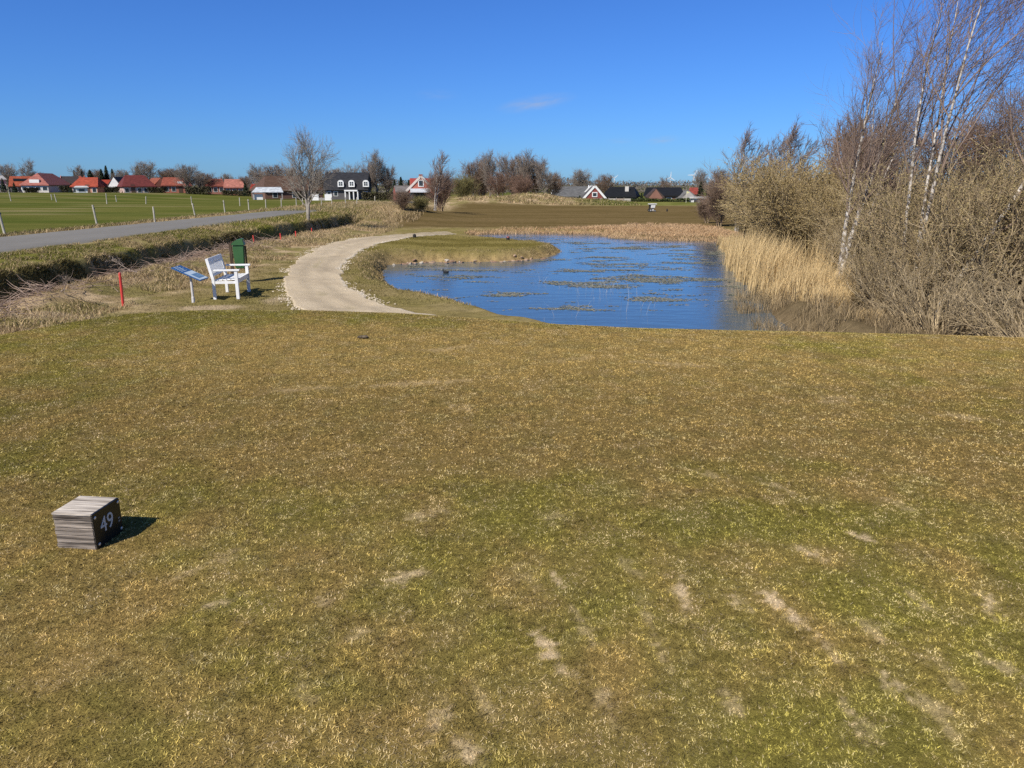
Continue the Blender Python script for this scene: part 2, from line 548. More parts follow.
# --- road (worn asphalt)
def ribbon(name, left, right, mat, n=160, m=8, lift=.012, colf=None, crown=0.0, wob=0.0, seed=0):
    left = np.array(left, float); right = np.array(right, float)

    def res(P):
        P2 = P
        for _ in range(3):  # corner cutting
            Q = np.empty((2 * len(P2) - 2 + 2, 2)); Q[0] = P2[0]; Q[-1] = P2[-1]
            Q[1:-1:2] = P2[:-1] * .75 + P2[1:] * .25; Q[2:-1:2] = P2[:-1] * .25 + P2[1:] * .75
            P2 = Q
        d = np.concatenate([[0], np.cumsum(np.hypot(*np.diff(P2, axis=0).T))])
        t = np.linspace(0, d[-1], n)
        return np.stack([np.interp(t, d, P2[:, 0]), np.interp(t, d, P2[:, 1])], 1)
    A, B = res(left), res(right)
    if wob:
        W = (B - A) / np.linalg.norm(B - A, axis=1)[:, None]
        A = A + W * ((fbm(A[:, 0] * 2.2, A[:, 1] * 2.2, seed, 4) - .5) * wob)[:, None]
        B = B + W * ((fbm(B[:, 0] * 2.2, B[:, 1] * 2.2, seed + 7, 4) - .5) * wob)[:, None]
    t = np.linspace(0, 1, m)
    P = A[:, None] * (1 - t)[None, :, None] + B[:, None] * t[None, :, None]
    x, y = P[..., 0].ravel(), P[..., 1].ravel()
    z = height(x, y) + lift + np.tile(crown * (1 - (2 * t - 1) ** 2), n)
    # the outer edges dip into the ground
    z = z - np.tile(np.where((t == 0) | (t == 1), lift + .03, 0), n)
    I = np.arange(n * m).reshape(n, m)
    q = np.stack([I[:-1, :-1], I[:-1, 1:], I[1:, 1:], I[1:, :-1]], -1).reshape(-1, 4)
    c = colf(x, y, np.tile(t, n)) if colf else None
    return put(name, mesh_np(name, np.stack([x, y, z], 1), [q], c, True), mat)


def road_c(x, y, t):
    c = lc((.155, .146, .132), (.195, .184, .166), fbm(x * .8, y * .3, 71, 4))
    w = np.exp(-((t - .28) / .1) ** 2) + np.exp(-((t - .72) / .1) ** 2)
    c = c * (1 + .06 * w)[:, None]
    ed = 1 - sm(0, .06, np.minimum(t, 1 - t))
    return lc(c, (.20, .17, .10), ed * .7)


RW_L = [(-16.9, -12), (-16.9, 10), (-16.8, 30), (-16.2, 50), (-15.9, 66), (-15.2, 84), (-13.5, 104)]
RW_R = [(-12.4, -12), (-12.4, 10), (-12.4, 30), (-12.4, 46), (-12.5, 62), (-11.9, 80), (-10.0, 101)]
road = ribbon('road', RW_L, RW_R, attr_mat('road', nscale=35, amp=.16, bump=.2, rough=.85, n2=(2.0, .08)), n=400, m=12, lift=.03, colf=road_c, crown=.03)
tag(road, kind='structure')


def path_c(x, y, t):
    c = lc((.43, .345, .235), (.52, .43, .305), fbm(x * 1.3, y * 1.3, 81, 4))
    c = lc(c, (.36, .29, .20), sm(.55, .75, fbm(x * .5, y * .35, 82, 3)) * .5)
    ed = 1 - sm(.02, .10, 1 - t)
    c = lc(c, (.66, .60, .50), ed * .55 * sm(.4, .6, fbm(x * 3, y * 3, 83, 2)))
    tr_ = np.exp(-((t - .30) / .09) ** 2) + np.exp(-((t - .66) / .09) ** 2)
    c = c * (1 - .13 * tr_ * (.4 + 1.2 * fbm(x * .8, y * .8, 84, 3)))[:, None]
    mid_ = np.exp(-((t - .48) / .07) ** 2) * sm(.48, .62, fbm(x * 1.5, y * 1.5, 86, 4))
    c = lc(c, (.30, .25, .14), mid_ * .5)
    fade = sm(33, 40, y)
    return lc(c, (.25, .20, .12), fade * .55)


PL = [(-2.4, 11.2), (-3.1, 12.3), (-3.85, 13.4), (-4.45, 14.6), (-5.05, 16.4), (-5.7, 18.6), (-6.25, 21.0), (-6.85, 25.5), (-7.15, 29.5), (-7.1, 32.0), (-6.6, 35.0), (-5.3, 38.4), (-3.6, 41.2)]
PR = [(0.5, 11.0), (-1.6, 12.9), (-2.35, 13.9), (-2.85, 14.75), (-3.3, 15.7), (-3.85, 17.1), (-4.4, 19.1), (-4.95, 22.2), (-5.22, 25.8), (-5.2, 28.8), (-5.05, 31.2), (-4.65, 34.5), (-3.85, 37.2), (-2.9, 39.6)]
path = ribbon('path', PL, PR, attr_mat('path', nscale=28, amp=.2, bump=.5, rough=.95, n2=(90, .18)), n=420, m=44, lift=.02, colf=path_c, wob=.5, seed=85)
tag(path, kind='structure')


# ------------------------------------------------------------------ grass and reeds
def blades(name, x, y, z, h, w, col, mat, lean=.35, seg=1, wind=(0, 0), tipcol=None):
    n = len(x)
    a = RNG.uniform(0, 2 * pi, n); b = RNG.uniform(0, 2 * pi, n)
    lx = np.cos(b) * lean * RNG.random(n) * h + wind[0] * h; ly = np.sin(b) * lean * RNG.random(n) * h + wind[1] * h
    wx_, wy_ = np.cos(a) * w / 2, np.sin(a) * w / 2
    base = np.stack([x, y, z], 1)
    W = np.stack([wx_, wy_, 0 * w], 1)
    T = base + np.stack([lx, ly, h], 1)
    if seg == 1:
        V = np.stack([base - W, base + W, T], 1).reshape(-1, 3)
        F = [np.arange(3 * n).reshape(-1, 3)]
        C = np.repeat(col, 3, 0)
    else:
        Mi = base + np.stack([lx * .3, ly * .3, h * .6], 1)
        V = np.stack([base - W, base + W, Mi + W * .8, Mi - W * .8, T], 1).reshape(-1, 3)
        I = np.arange(n)[:, None] * 5
        F = [I + np.array([[0, 1, 2, 3]]), I + np.array([[3, 2, 4]])]
        C = np.repeat(col, 5, 0)
    return put(name, mesh_np(name, V, F, C), mat)


def scatter(n, x0, x1, y0, y1):
    return RNG.uniform(x0, x1, n), RNG.uniform(y0, y1, n)


M_blade = attr_mat('grass_blade', rough=.75, nscale=1, amp=0, transl=.2, spec=.03)
M_straw = attr_mat('straw', rough=.8, nscale=1, amp=0, transl=.15, spec=.03)

# mown turf of the tee: dense close to the viewer, coarser further off
bx, by, bw = [], [], []
for (r0, r1, dens, w) in ((1.2, 2.6, 30000, .0042), (2.6, 4.0, 18000, .0055), (4.0, 6.2, 9500, .0075), (6.2, 10.8, 6500, .0095)):
    wdt = 1.45 * r1 + 5.0
    n = int(dens * wdt * (r1 - r0))
    x_, y_ = scatter(n, -wdt / 2, wdt / 2, r0, r1)
    k = np.abs(x_) < (.72 * y_ + 2.5)
    x_, y_ = x_[k], y_[k]
    k = y_ < tee_edge(x_) + .55
    bx.append(x_[k]); by.append(y_[k]); bw.append(np.full(k.sum(), w))
bx = np.concatenate(bx); by = np.concatenate(by); bw = np.concatenate(bw)
bc, tm = turf(bx, by, RNG.random(len(bx)))
keep = RNG.random(len(bx)) > tm * .45
bx, by, bw, bc = bx[keep], by[keep], bw[keep], bc[keep]
bh = RNG.uniform(.003, .010, len(bx)) * (1 - .4 * tm[keep]) * (.8 + .5 * fbm(bx * 3, by * 3, 91, 2)) * (1 + 22 * (bw - .0042))
tee_grass = blades('tee_grass', bx, by, height(bx, by) - .001, bh, bw, bc, M_blade, lean=2.2)
tag(tee_grass, kind='stuff')

# rough grass: bench lawn, ditch banks, verge, pond rims
gx, gy, gh, gw, gc = [], [], [], [], []


def add_grass(n, x0, x1, y0, y1, h, w, colf, maskf):
    x, y = scatter(n, x0, x1, y0, y1)
    k = maskf(x, y) & (np.abs(x) < .72 * y + 2.5)
    x, y = x[k], y[k]
    m = len(x)
    gx.append(x); gy.append(y); gh.append(RNG.uniform(h[0], h[1], m)); gw.append(np.full(m, w)); gc.append(colf(x, y, RNG.random(m)))


def gcol_here(x, y, r):
    return ground_col(x, y, pond_sd(x, y), r) * 1.05


def tan_mix(share):
    def f(x, y, r):
        c = gcol_here(x, y, r)
        t = (RNG.random(len(x)) < share)[:, None]
        return np.where(t, np.array((.47, .35, .20)) * (.6 + .7 * r)[:, None], c)
    return f


def off_path(x, y):
    pl = np.interp(y, [p[1] for p in PL], [p[0] for p in PL]); pr = np.interp(y, [p[1] for p in PR], [p[0] for p in PR])
    return ~((x > pl - .05) & (x < pr + .05) & (y > 11) & (y < 41))


def bank_shade(x, y, r):
    c = lc((.075, .068, .022), (.14, .115, .05), fbm(x * 1.5, y * 1.5, 95, 3))
    return c * (.5 + .9 * r)[:, None]


# lawn round the bench
add_grass(60000, -9.6, -2.0, 10.0, 24, (.015, .05), .008, gcol_here, lambda x, y: off_path(x, y) & (y > tee_edge(x) + .6))
# cut straw heaps along the ditch
strip = lambda x, y: (fbm(x * .8, y * .6, 96, 3) > .43)
add_grass(42000, -10.4, -7.1, 9.5, 30, (.03, .13), .012, tan_mix(.6), lambda x, y: strip(x, y) & off_path(x, y) & (y > tee_edge(x) + 1.2))
add_grass(16000, -10.4, -6.6, 30, 50, (.05, .18), .015, tan_mix(.6), lambda x, y: strip(x, y) & off_path(x, y))
# ditch bank: overhanging tufts, the bank's shade put into their dark colour
add_grass(50000, -10.95, -10.0, 9, 30, (.03, .12), .014, bank_shade, lambda x, y: fbm(x * 2, y * 2, 97, 3) > .30)
add_grass(9000, -10.95, -10.1, 30, 52, (.04, .14), .024, bank_shade, lambda x, y: x < 0)
# verge
add_grass(60000, -12.6, -10.75, 12, 30, (.02, .10), .012, tan_mix(.3), lambda x, y: fbm(x * 2.2, y * 1.4, 142, 3) > .42)
add_grass(10000, -12.8, -10.9, 30, 60, (.05, .14), .02, tan_mix(.2), lambda x, y: x < 0)
add_grass(12000, -17.8, -16.7, 20, 70, (.04, .14), .02, tan_mix(.45), lambda x, y: x < 0)
# pond rim and peninsula rim
rim = lambda x, y: (pond_sd(x, y) > .02) & (pond_sd(x, y) < .95) & (x < 4)
add_grass(50000, -6.5, 3.5, 14, 34, (.02, .09), .012, tan_mix(.4), lambda x, y: rim(x, y) & off_path(x, y))
add_grass(26000, -5.5, 3.0, 14, 38, (.02, .06), .012, gcol_here, lambda x, y: (pond_sd(x, y) > .6) & off_path(x, y))
# mounds behind the fairway
add_grass(34000, -17, -6.5, 50, 80, (.10, .32), .022, tan_mix(.5), lambda x, y: fbm(x * .5, y * .5, 98, 3) > .42)
add_grass(26000, -14, 18, 88, 112, (.12, .35), .06, tan_mix(.22), lambda x, y: (y > 91) & (fbm(x * .4, y * .4, 99, 3) > .40) & (x < 12 + 6 * fbm(x, y, 3, 2)))
gx = np.concatenate(gx); gy = np.concatenate(gy); gh = np.concatenate(gh); gw = np.concatenate(gw); gc = np.concatenate(gc)
rough_grass = blades('rough_grass', gx, gy, height(gx, gy) - .01, gh, gw, gc, M_straw, lean=1.7, seg=2)
tag(rough_grass, kind='stuff')

# far bank: flattened straw coloured reeds
x, y = scatter(100000, -7, 12, 36, 50)
s = pond_sd(x, y)
wdt = np.interp(x, [-7, -3, 2, 5, 8, 12], [.3, .6, 1.0, 2.8, 6.5, 8.0])
k = (s > -.5) & (s < wdt * (.6 + .7 * fbm(x * .8, y * .8, 101, 3))) & (y > np.interp(x, [-7, -2.5, -1, 4, 6, 12], [40, 40.6, 42, 40.5, 36, 35]))
x, y, s = x[k], y[k], s[k]
r = RNG.random(len(x))
c = lc((.48, .30, .16), (.60, .43, .26), fbm(x * 1.2, y * 1.2, 102, 3)) * (.6 + .65 * r)[:, None]
far_reeds = blades('flattened_reeds', x, y, np.maximum(height(x, y, s), -1.02), RNG.uniform(.04, .20, len(x)), np.full(len(x), .018), c, M_straw, lean=2.0, seg=2)
tag(far_reeds, kind='stuff')

# standing reeds along the right shore
SH = np.array([(9.6, 34), (8.6, 29.5), (7.3, 24.6), (6.6, 21.2), (6.15, 18.4), (6.05, 16.2), (6.3, 14.4), (6.9, 13.0)])
n = 29000
t = RNG.random(n) * (len(SH) - 1); i = np.minimum(t.astype(int), len(SH) - 2); f = t - i
p = SH[i] * (1 - f)[:, None] + SH[i + 1] * f[:, None]
inn = RNG.random(n) ** 1.3
depth = np.interp(p[:, 1], [13, 14.5, 17, 20, 24, 30, 34], [.2, .7, 2.0, 2.0, 1.5, .9, .4])
x = p[:, 0] + inn * depth - .18 + (fbm(p[:, 0] * 2, p[:, 1] * 2, 103, 3) - .5) * .7; y = p[:, 1] + inn * .4
hh = np.interp(y, [13, 14.2, 15.5, 18, 21, 24, 27, 34], [.15, .35, .75, 1.25, 1.5, 1.3, 1.0, .7]) * (.45 + .85 * fbm(x * 1.1, y * 1.1, 141, 3))
clump = fbm(x * 1.6, y * 1.6, 104, 3)
k = (clump > .44) & (RNG.random(n) < .25 + .9 * inn + .3 * (y > 16))
x, y, hh, clump = x[k], y[k], hh[k], clump[k]
r = RNG.random(len(x))
h = hh * (.35 + .75 * r) * (.6 + .7 * clump)
c = lc((.46, .32, .15), (.82, .62, .33), RNG.random(len(x)) ** .8) * (.62 + .5 * RNG.random(len(x)))[:, None]
reeds = blades('reeds', x, y, np.maximum(height(x, y) - .05, -1.1), h, np.full(len(x), .011), c, M_straw, lean=.34, seg=2, wind=(.13, .0))
# fallen straw between the stems is part of the same mass
tag(reeds, kind='stuff')

# low broken straw in the dark brown corner on the right and thin stalks in the pond
n = 16000
x, y = scatter(n, 4.4, 9.5, 11.0, 18.0)
s = pond_sd(x, y)
k = (s > -.55) & (s < 1.6) & (fbm(x * 1.7, y * 1.7, 105, 3) > .44)
x, y = x[k], y[k]
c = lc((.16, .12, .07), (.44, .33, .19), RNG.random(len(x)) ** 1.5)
x2, y2 = scatter(170, .6, 3.2, 14.6, 21)
k = fbm(x2 * 1.4, y2 * 1.4, 106, 2) > .5
x2, y2 = x2[k], y2[k]
xx = np.concatenate([x, x2]); yy = np.concatenate([y, y2])
h = np.concatenate([RNG.uniform(.08, .45, len(x)), RNG.uniform(.08, .36, len(x2))])
c = np.concatenate([c, np.full((len(x2), 3), .5) * np.array((1, .95, .85))])
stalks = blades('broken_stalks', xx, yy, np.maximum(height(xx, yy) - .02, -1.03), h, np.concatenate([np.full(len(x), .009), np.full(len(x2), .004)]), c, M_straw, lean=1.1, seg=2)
tag(stalks, kind='stuff')

# floating water weed: small flat leaves and strands lying in streaky mats on the water
n = 300000
x, y = scatter(n, -3.5, 9.5, 16, 40)
s = pond_sd(x, y)
f2 = fbm(x * .55, y * 1.3, 108, 4)
f3 = fbm(x * 1.6, y * 3.0, 110, 3)
band = np.maximum.reduce([g2(x, y, 4.0, 21.8, 2.9, 1.5) * 1.0, g2(x, y, 1.6, 20.6, 1.3, .8) * .9, g2(x, y, 5.0, 26.5, 2.6, 2.2) * .5, g2(x, y, 5, 32, 4.0, 3.4) * .55, g2(x, y, -.3, 18.3, .6, .35) * .8,
                          g2(x, y, -1.6, 17.6, .4, .3) * .6, g2(x, y, .1, 23.6, 1.0, .8) * .7, g2(x, y, 3.6, 18.0, 1.6, .6) * .55, g2(x, y, 2.3, 27.5, 1.5, 1.0) * .6])
val = f2 * .55 + f3 * .45 + .17 * band
k = (s < -.1) & (RNG.random(n) < np.clip((val - .59) * 6, 0, .85))
x, y = x[k], y[k]
n = len(x)
a = RNG.uniform(0, 2 * pi, n); L_ = RNG.uniform(.03, .10, n); w_ = RNG.uniform(.006, .02, n)
dx, dy = np.cos(a) * L_, np.sin(a) * L_
px_, py_ = -np.sin(a) * w_, np.cos(a) * w_
z0 = np.full(n, -.997); tz = RNG.uniform(0, .005, n)
V = np.stack([np.stack([x - px_, y - py_, z0], 1), np.stack([x + px_, y + py_, z0 + .002], 1), np.stack([x + dx + px_, y + dy + py_, z0 + tz + .002], 1), np.stack([x + dx - px_, y + dy - py_, z0 + tz], 1)], 1).reshape(-1, 3)
c = lc((.11, .13, .085), (.30, .27, .20), RNG.random(n))
weed = put('water_weed', mesh_np('water_weed', V, [np.arange(4 * n).reshape(-1, 4)], np.repeat(c, 4, 0)), attr_mat('water_weed', rough=.6, amp=0, nscale=1, spec=.3))
tag(weed, kind='stuff')


# ------------------------------------------------------------------ woody plants
def unit(v):
    return v / np.maximum(np.linalg.norm(v, axis=-1, keepdims=True), 1e-9)


def walk(p0, d0, L, K, r0, up=0.0, wind=(0, 0, 0), wig=.1, rng=None, taper=.25):
    """polylines starting at p0 (N,3) along d0, length L (N,), K points"""
    n = len(p0)
    P = np.empty((n, K, 3)); P[:, 0] = p0
    d = unit(d0.copy())
    wind = np.asarray(wind, float)
    for k in range(1, K):
        P[:, k] = P[:, k - 1] + d * (L / (K - 1))[:, None]
        d = d + np.array([0, 0, up]) / K + wind / K + rng.normal(0, wig, (n, 3))
        d = unit(d)
    R = r0[:, None] * np.linspace(1, taper, K)[None]
    return P, R


def sprout(P, R, nch, t0, t1, length, ang, K, rr, up=0.0, wind=(0, 0, 0), wig=.1, rng=None, taper=.2, lenvar=.35, tlen=None, rmin=.001):
    n, k0, _ = P.shape
    idx = np.repeat(np.arange(n), nch)
    j = np.tile(np.arange(nch), n)
    t = t0 + (t1 - t0) * (j + rng.random(len(idx))) / nch
    q = t * (k0 - 1); i = np.minimum(q.astype(int), k0 - 2); f = (q - i)[:, None]
    a, b = P[idx, i], P[idx, i + 1]
    pos = a * (1 - f) + b * f
    tg = unit(b - a)
    rad = (R[idx, i] * (1 - f[:, 0]) + R[idx, i + 1] * f[:, 0])
    rv = unit(rng.normal(size=(len(idx), 3)))
    pr = unit(np.cross(tg, rv))
    an = rng.normal(ang, ang * .25, len(idx))[:, None]
    d = tg * np.cos(an) + pr * np.sin(an)
    plen = np.linalg.norm(np.diff(P, axis=1), axis=2).sum(1)[idx]
    L = length * plen * (1 + lenvar * rng.uniform(-1, 1, len(idx)))
    if tlen is not None: L = L * tlen(t)
    return walk(pos, d, L, K, np.maximum(rad * rr, rmin), up, wind, wig, rng, taper)


def tubes(parts, sides):
    """parts: list of (P, R) -> vertices, faces"""
    VV, FF, off = [], [], 0
    for (P, R), sd_ in zip(parts, sides):
        n, K, _ = P.shape
        tg = np.gradient(P, axis=1); tg = unit(tg)
        ref = np.where(np.abs(tg[:, :1, 2:3]) > .9, np.array([1., 0, 0]), np.array([0, 0, 1.]))
        n1 = unit(np.cross(tg, np.broadcast_to(ref, tg.shape))); n2 = np.cross(tg, n1)
        a = np.arange(sd_) * 2 * pi / sd_
        V = P[:, :, None] + R[:, :, None, None] * (np.cos(a)[None, None, :, None] * n1[:, :, None] + np.sin(a)[None, None, :, None] * n2[:, :, None])
        VV.append(V.reshape(-1, 3))
        I = np.arange(n * K * sd_).reshape(n, K, sd_) + off
        J = np.roll(I, -1, axis=2)
        FF.append(np.stack([I[:, :-1], J[:, :-1], J[:, 1:], I[:, 1:]], -1).reshape(-1, 4))
        off += n * K * sd_
    return np.concatenate(VV), [np.concatenate(FF)]


def tube_mesh(name, parts, sides, col=None, smooth=True):
    V, F = tubes(parts, sides)
    return mesh_np(name, V, F, None, smooth)


def bark_mat(name, light, dark, ring=True):
    """birch bark: white with dark bands and patches"""
    m, nt, bs = new_mat(name); L = nt.links.new
    tc = N(nt, 'ShaderNodeTexCoord'); mp = N(nt, 'ShaderNodeMapping'); mp.inputs['Scale'].default_value = (5.0, 5.0, 4.0)
    nz = N(nt, 'ShaderNodeTexNoise', Scale=2.4, Detail=5, Roughness=.65)
    rp = N(nt, 'ShaderNodeValToRGB')
    rp.color_ramp.elements[0].position = .43; rp.color_ramp.elements[0].color = (*dark, 1)
    rp.color_ramp.elements[1].position = .56; rp.color_ramp.elements[1].color = (*light, 1)
    L(tc.outputs['Object'], mp.inputs[0]); L(mp.outputs[0], nz.inputs['Vector']); L(nz.outputs[0], rp.inputs[0]); L(rp.outputs[0], bs.inputs['Base Color'])
    bs.inputs['Roughness'].default_value = .8
    return m


M_birch = bark_mat('birch_bark', (.52, .47, .41), (.09, .07, .055))
M_twig = noise_mat('birch_twigs', (.14, .098, .076), (.28, .205, .16), scale=1.5)
M_greybark = noise_mat('grey_bark', (.17, .15, .12), (.30, .27, .22), scale=6, stretch=(1, 1, .4))
M_greytwig = noise_mat('grey_twigs', (.18, .145, .12), (.30, .25, .205), scale=.8)
M_browntwig = noise_mat('brown_twigs', (.15, .10, .07), (.25, .175, .125), scale=.6)
M_redtwig = noise_mat('red_twigs', (.15, .092, .066), (.25, .16, .115), scale=.8)
M_wilstem = noise_mat('willow_stems', (.18, .13, .075), (.48, .37, .22), scale=2.0)
M_catkin = attr_mat('catkins', rough=.8, amp=0, nscale=1, transl=.15)


def birch_meshes(seed, H, stems, lean, nb=(24, 8, 6), wind=(.5, 0, 0), rbase=.075, tw=.0030, spread=.16, first=.30, trunkwind=.25, l1=.36, a1=.62):
    rng = np.random.default_rng(seed)
    p0 = np.zeros((stems, 3)); d = np.tile(np.array([lean[0], lean[1], 1.0]), (stems, 1)); d[:, :2] += rng.uniform(-spread, spread, (stems, 2))
    p0[:, :2] += rng.uniform(-.10, .10, (stems, 2)) * (stems > 1)
    P0, R0 = walk(p0, d, H * rng.uniform(.88, 1.05, stems), 16, np.full(stems, rbase) * rng.uniform(.8, 1.05, stems), up=.15, wind=np.array(wind) * trunkwind, wig=.035, rng=rng, taper=.08)
    R0[:, 0] *= 1.25
    P1, R1 = sprout(P0, R0, nb[0], first, .97, l1, a1, 9, .62, up=.75, wind=np.array(wind) * .8, wig=.07, rng=rng, tlen=lambda t: 1.15 - .75 * t, rmin=.005)
    P2, R2 = sprout(P1, R1, nb[1], .18, .98, .42, .6, 6, .5, up=.35, wind=wind, wig=.09, rng=rng, rmin=tw * 1.25)
    P3, R3 = sprout(P2, R2, nb[2], .15, 1.0, .55, .5, 5, .6, up=.05, wind=np.array(wind) * 1.3, wig=.11, rng=rng, rmin=tw)
    big = np.arange(len(P1)) % nb[0] < nb[0] * 0
    trunk = tube_mesh('trunk', [(P0, R0)], [9])
    crown = tube_mesh('crown', [(P1, R1), (P2, R2), (P3, R3)], [5, 4, 3], smooth=False)
    return trunk, crown


def make_tree(name, label, cat, meshes, mats, loc, rz=0, sc=1.0, group=None):
    t = thing(name, label, cat, loc, rz, group)
    t.scale = (sc, sc, sc) if not isinstance(sc, tuple) else sc
    for nm, me, mt in zip(('trunk', 'crown'), meshes, mats):
        if len(me.materials) == 0: me.materials.append(mt)
        put(nm, me, None, t)
    return t


def round_meshes(seed, H, crown_r, nb=(12, 9, 8), twig=.012, trunk_r=.2, stems=1, trunk_frac=.25, up=.5, spread=.1, ang=.75, wind=(0, 0, 0), off=.3):
    """broad bare deciduous tree"""
    rng = np.random.default_rng(seed)
    p0 = np.zeros((stems, 3)); p0[:, :2] += rng.uniform(-off, off, (stems, 2)) * (stems > 1)
    d = np.tile(np.array([0, 0, 1.0]), (stems, 1)); d[:, :2] += rng.uniform(-spread, spread, (stems, 2))
    P0, R0 = walk(p0, d, np.full(stems, H * .8), 9, np.full(stems, trunk_r), up=.1, wig=.05, rng=rng, taper=.25, wind=wind)
    P1, R1 = sprout(P0, R0, nb[0], trunk_frac, 1.0, .62 * crown_r / H * 2, ang, 8, .55, up=up, wig=.09, rng=rng, tlen=lambda t: 1.1 - .45 * t, wind=wind)
    P2, R2 = sprout(P1, R1, nb[1], .25, 1.0, .45, .65, 6, .5, up=.3, wig=.12, rng=rng, rmin=twig * 1.3, wind=wind)
    P3, R3 = sprout(P2, R2, nb[2], .15, 1.0, .5, .6, 4, .6, up=.15, wig=.14, rng=rng, rmin=twig, taper=.5, wind=wind)
    trunk = tube_mesh('trunk', [(P0, R0)], [8])
    crown = tube_mesh('crown', [(P1, R1), (P2, R2), (P3, R3)], [5, 3, 3], smooth=False)
    return trunk, crown


def willow_meshes(seed, H, W, nstem=34, nb=(11, 7), cat_n=6, cat_size=.022, droop=.0, twig=.0035, catc=((.20, .175, .075), (.36, .32, .17)), inner=.15, dome=False, thick=1.0):
    """many stemmed shrub: stems fan from the foot, side twigs carry catkins"""
    rng = np.random.default_rng(seed)
    az = rng.uniform(0, 2 * pi, nstem); sp = np.sqrt(rng.random(nstem)) * 1.05
    d = np.stack([np.cos(az) * sp * W / H, np.sin(az) * sp * W / H, np.ones(nstem)], 1)
    p0 = np.stack([np.cos(az) * inner * sp * W, np.sin(az) * inner * sp * W, np.zeros(nstem)], 1)
    Ls = H * rng.uniform(.75, 1.1, nstem)
    if dome: Ls = H * rng.uniform(.80, .95, nstem) * (1 + .12 * sp)
    P0, R0 = walk(p0, d, Ls, 9, rng.uniform(.012, .028, nstem) * thick * H / 2.8, up=(0 if dome else .15) - droop, wig=.07, rng=rng, taper=.2)
    P1, R1 = sprout(P0, R0, nb[0], .12, 1.0, .24 if dome else .36, .6, 7, .5, up=0 if dome else .25, wig=.11, rng=rng, rmin=twig * 1.3)
    P2, R2 = sprout(P1, R1, nb[1], .15, 1.0, .48, .55, 5, .6, up=0 if dome else .3, wig=.12, rng=rng, rmin=twig, taper=.5)
    stems = tube_mesh('stems', [(P0, R0)], [6])
    twigs = tube_mesh('twigs', [(P1, R1), (P2, R2)], [4, 3], smooth=False)
    # catkins: little spindles of two crossed quads
    n = len(P2) * cat_n
    pi_ = np.repeat(np.arange(len(P2)), cat_n)
    t = rng.random(n) * 3.98; i = t.astype(int); f = (t - i)[:, None]
    pos = P2[pi_, i] * (1 - f) + P2[pi_, i + 1] * f
    a = unit(unit(P2[pi_, i + 1] - P2[pi_, i]) + rng.normal(0, .7, (n, 3)))
    b = unit(np.cross(a, rng.normal(size=(n, 3)))); c_ = np.cross(a, b)
    L = cat_size * rng.uniform(.7, 1.5, n)[:, None]; w = L * .36
    V = np.stack([pos, pos + a * L * .5 + b * w, pos + a * L, pos + a * L * .5 - b * w, pos, pos + a * L * .5 + c_ * w, pos + a * L, pos + a * L * .5 - c_ * w], 1).reshape(-1, 3)
    cc = lc(catc[0], catc[1], rng.random(n))
    cat = mesh_np('catkins', V, [np.arange(8 * n).reshape(-1, 4)], np.repeat(cc, 8, 0))
    return stems, twigs, cat


def make_shrub(label, meshes, mats, loc, rz=0, sc=1.0, group=None, cat='shrub', name='willow_shrub'):
    t = thing(name, label, cat, loc, rz, group)
    t.scale = (sc, sc, sc) if not isinstance(sc, tuple) else sc
    for nm, me, mt in zip(('stems', 'twigs', 'catkins'), meshes, mats):
        if len(me.materials) == 0: me.materials.append(mt)
        put(nm, me, None, t)
    return t


def on(x, y, dz=-.05):
    return (x, y, hz(x, y) + dz)


# cut brushwood heaped on the near side of the ditch
n = 2600
rb = np.random.default_rng(55)
yb = 11.5 + 17 * rb.random(n) ** 1.4; xb = rb.normal(-9.35, .45, n)
kb = (fbm(xb * .9, yb * .7, 140, 3) > .46); xb, yb = xb[kb], yb[kb]; n = len(xb)
ab = rb.uniform(0, 2 * pi, n)
db = np.stack([np.cos(ab), np.sin(ab), rb.normal(.12, .22, n)], 1)
Pb, Rb = walk(np.stack([xb, yb, height(xb, yb) + rb.uniform(.0, .14, n)], 1), db, rb.uniform(.15, .6, n), 4, rb.uniform(.003, .009, n), wig=.12, rng=rb, taper=.4)
bw_ = put('brushwood', tube_mesh('brushwood', [(Pb, Rb)], [3], smooth=False), noise_mat('brushwood', (.20, .13, .10), (.46, .35, .27), scale=3))
tag(bw_, kind='stuff')

# --- right hand thicket: birches
A = birch_meshes(21, 5.6, 2, (.10, 0), nb=(16, 9, 8), wind=(.34, 0, .15), rbase=.082, spread=.03, trunkwind=.08, l1=.34, a1=.5)
B = birch_meshes(22, 7.6, 3, (.04, .05), nb=(14, 9, 8), wind=(.52, 0, .05), rbase=.055, spread=.16, trunkwind=.34, l1=.54, a1=.5, first=.34, tw=.0033)
Cb = birch_meshes(23, 6.6, 1, (.48, -.05), nb=(18, 9, 7), wind=(.3, 0, .3), rbase=.07, trunkwind=.1, l1=.5, a1=.6)
D = birch_meshes(24, 6.0, 2, (.16, .0), nb=(13, 9, 7), wind=(.36, 0, .1), rbase=.06, first=.25, trunkwind=.15, l1=.48, a1=.5, spread=.2)
bm_ = (M_birch, M_twig)
make_tree('birch_tree', 'slender white birch with twin stems leaning right behind the golden reeds', 'tree', A, bm_, on(7.75, 17.7), 0, .97)
make_tree('birch_tree', 'tall white birch with many stems, tallest above the grey willow thicket', 'tree', B, bm_, on(8.6, 15.9), 0, .97)
make_tree('birch_tree', 'strongly slanting birch trunk reaching over the willows at the right edge', 'tree', Cb, bm_, on(8.75, 15.2), 0, .9)
make_tree('birch_tree', 'thin birch with purple twigs between the tall birch and the right edge', 'tree', D, bm_, on(12.2, 18.6), .3, 1.0)
make_tree('birch_tree', 'dark purple twigged birch left of the tall white birch, trunk hidden in willows', 'tree', D, bm_, on(9.6, 21.5), 0, .86)
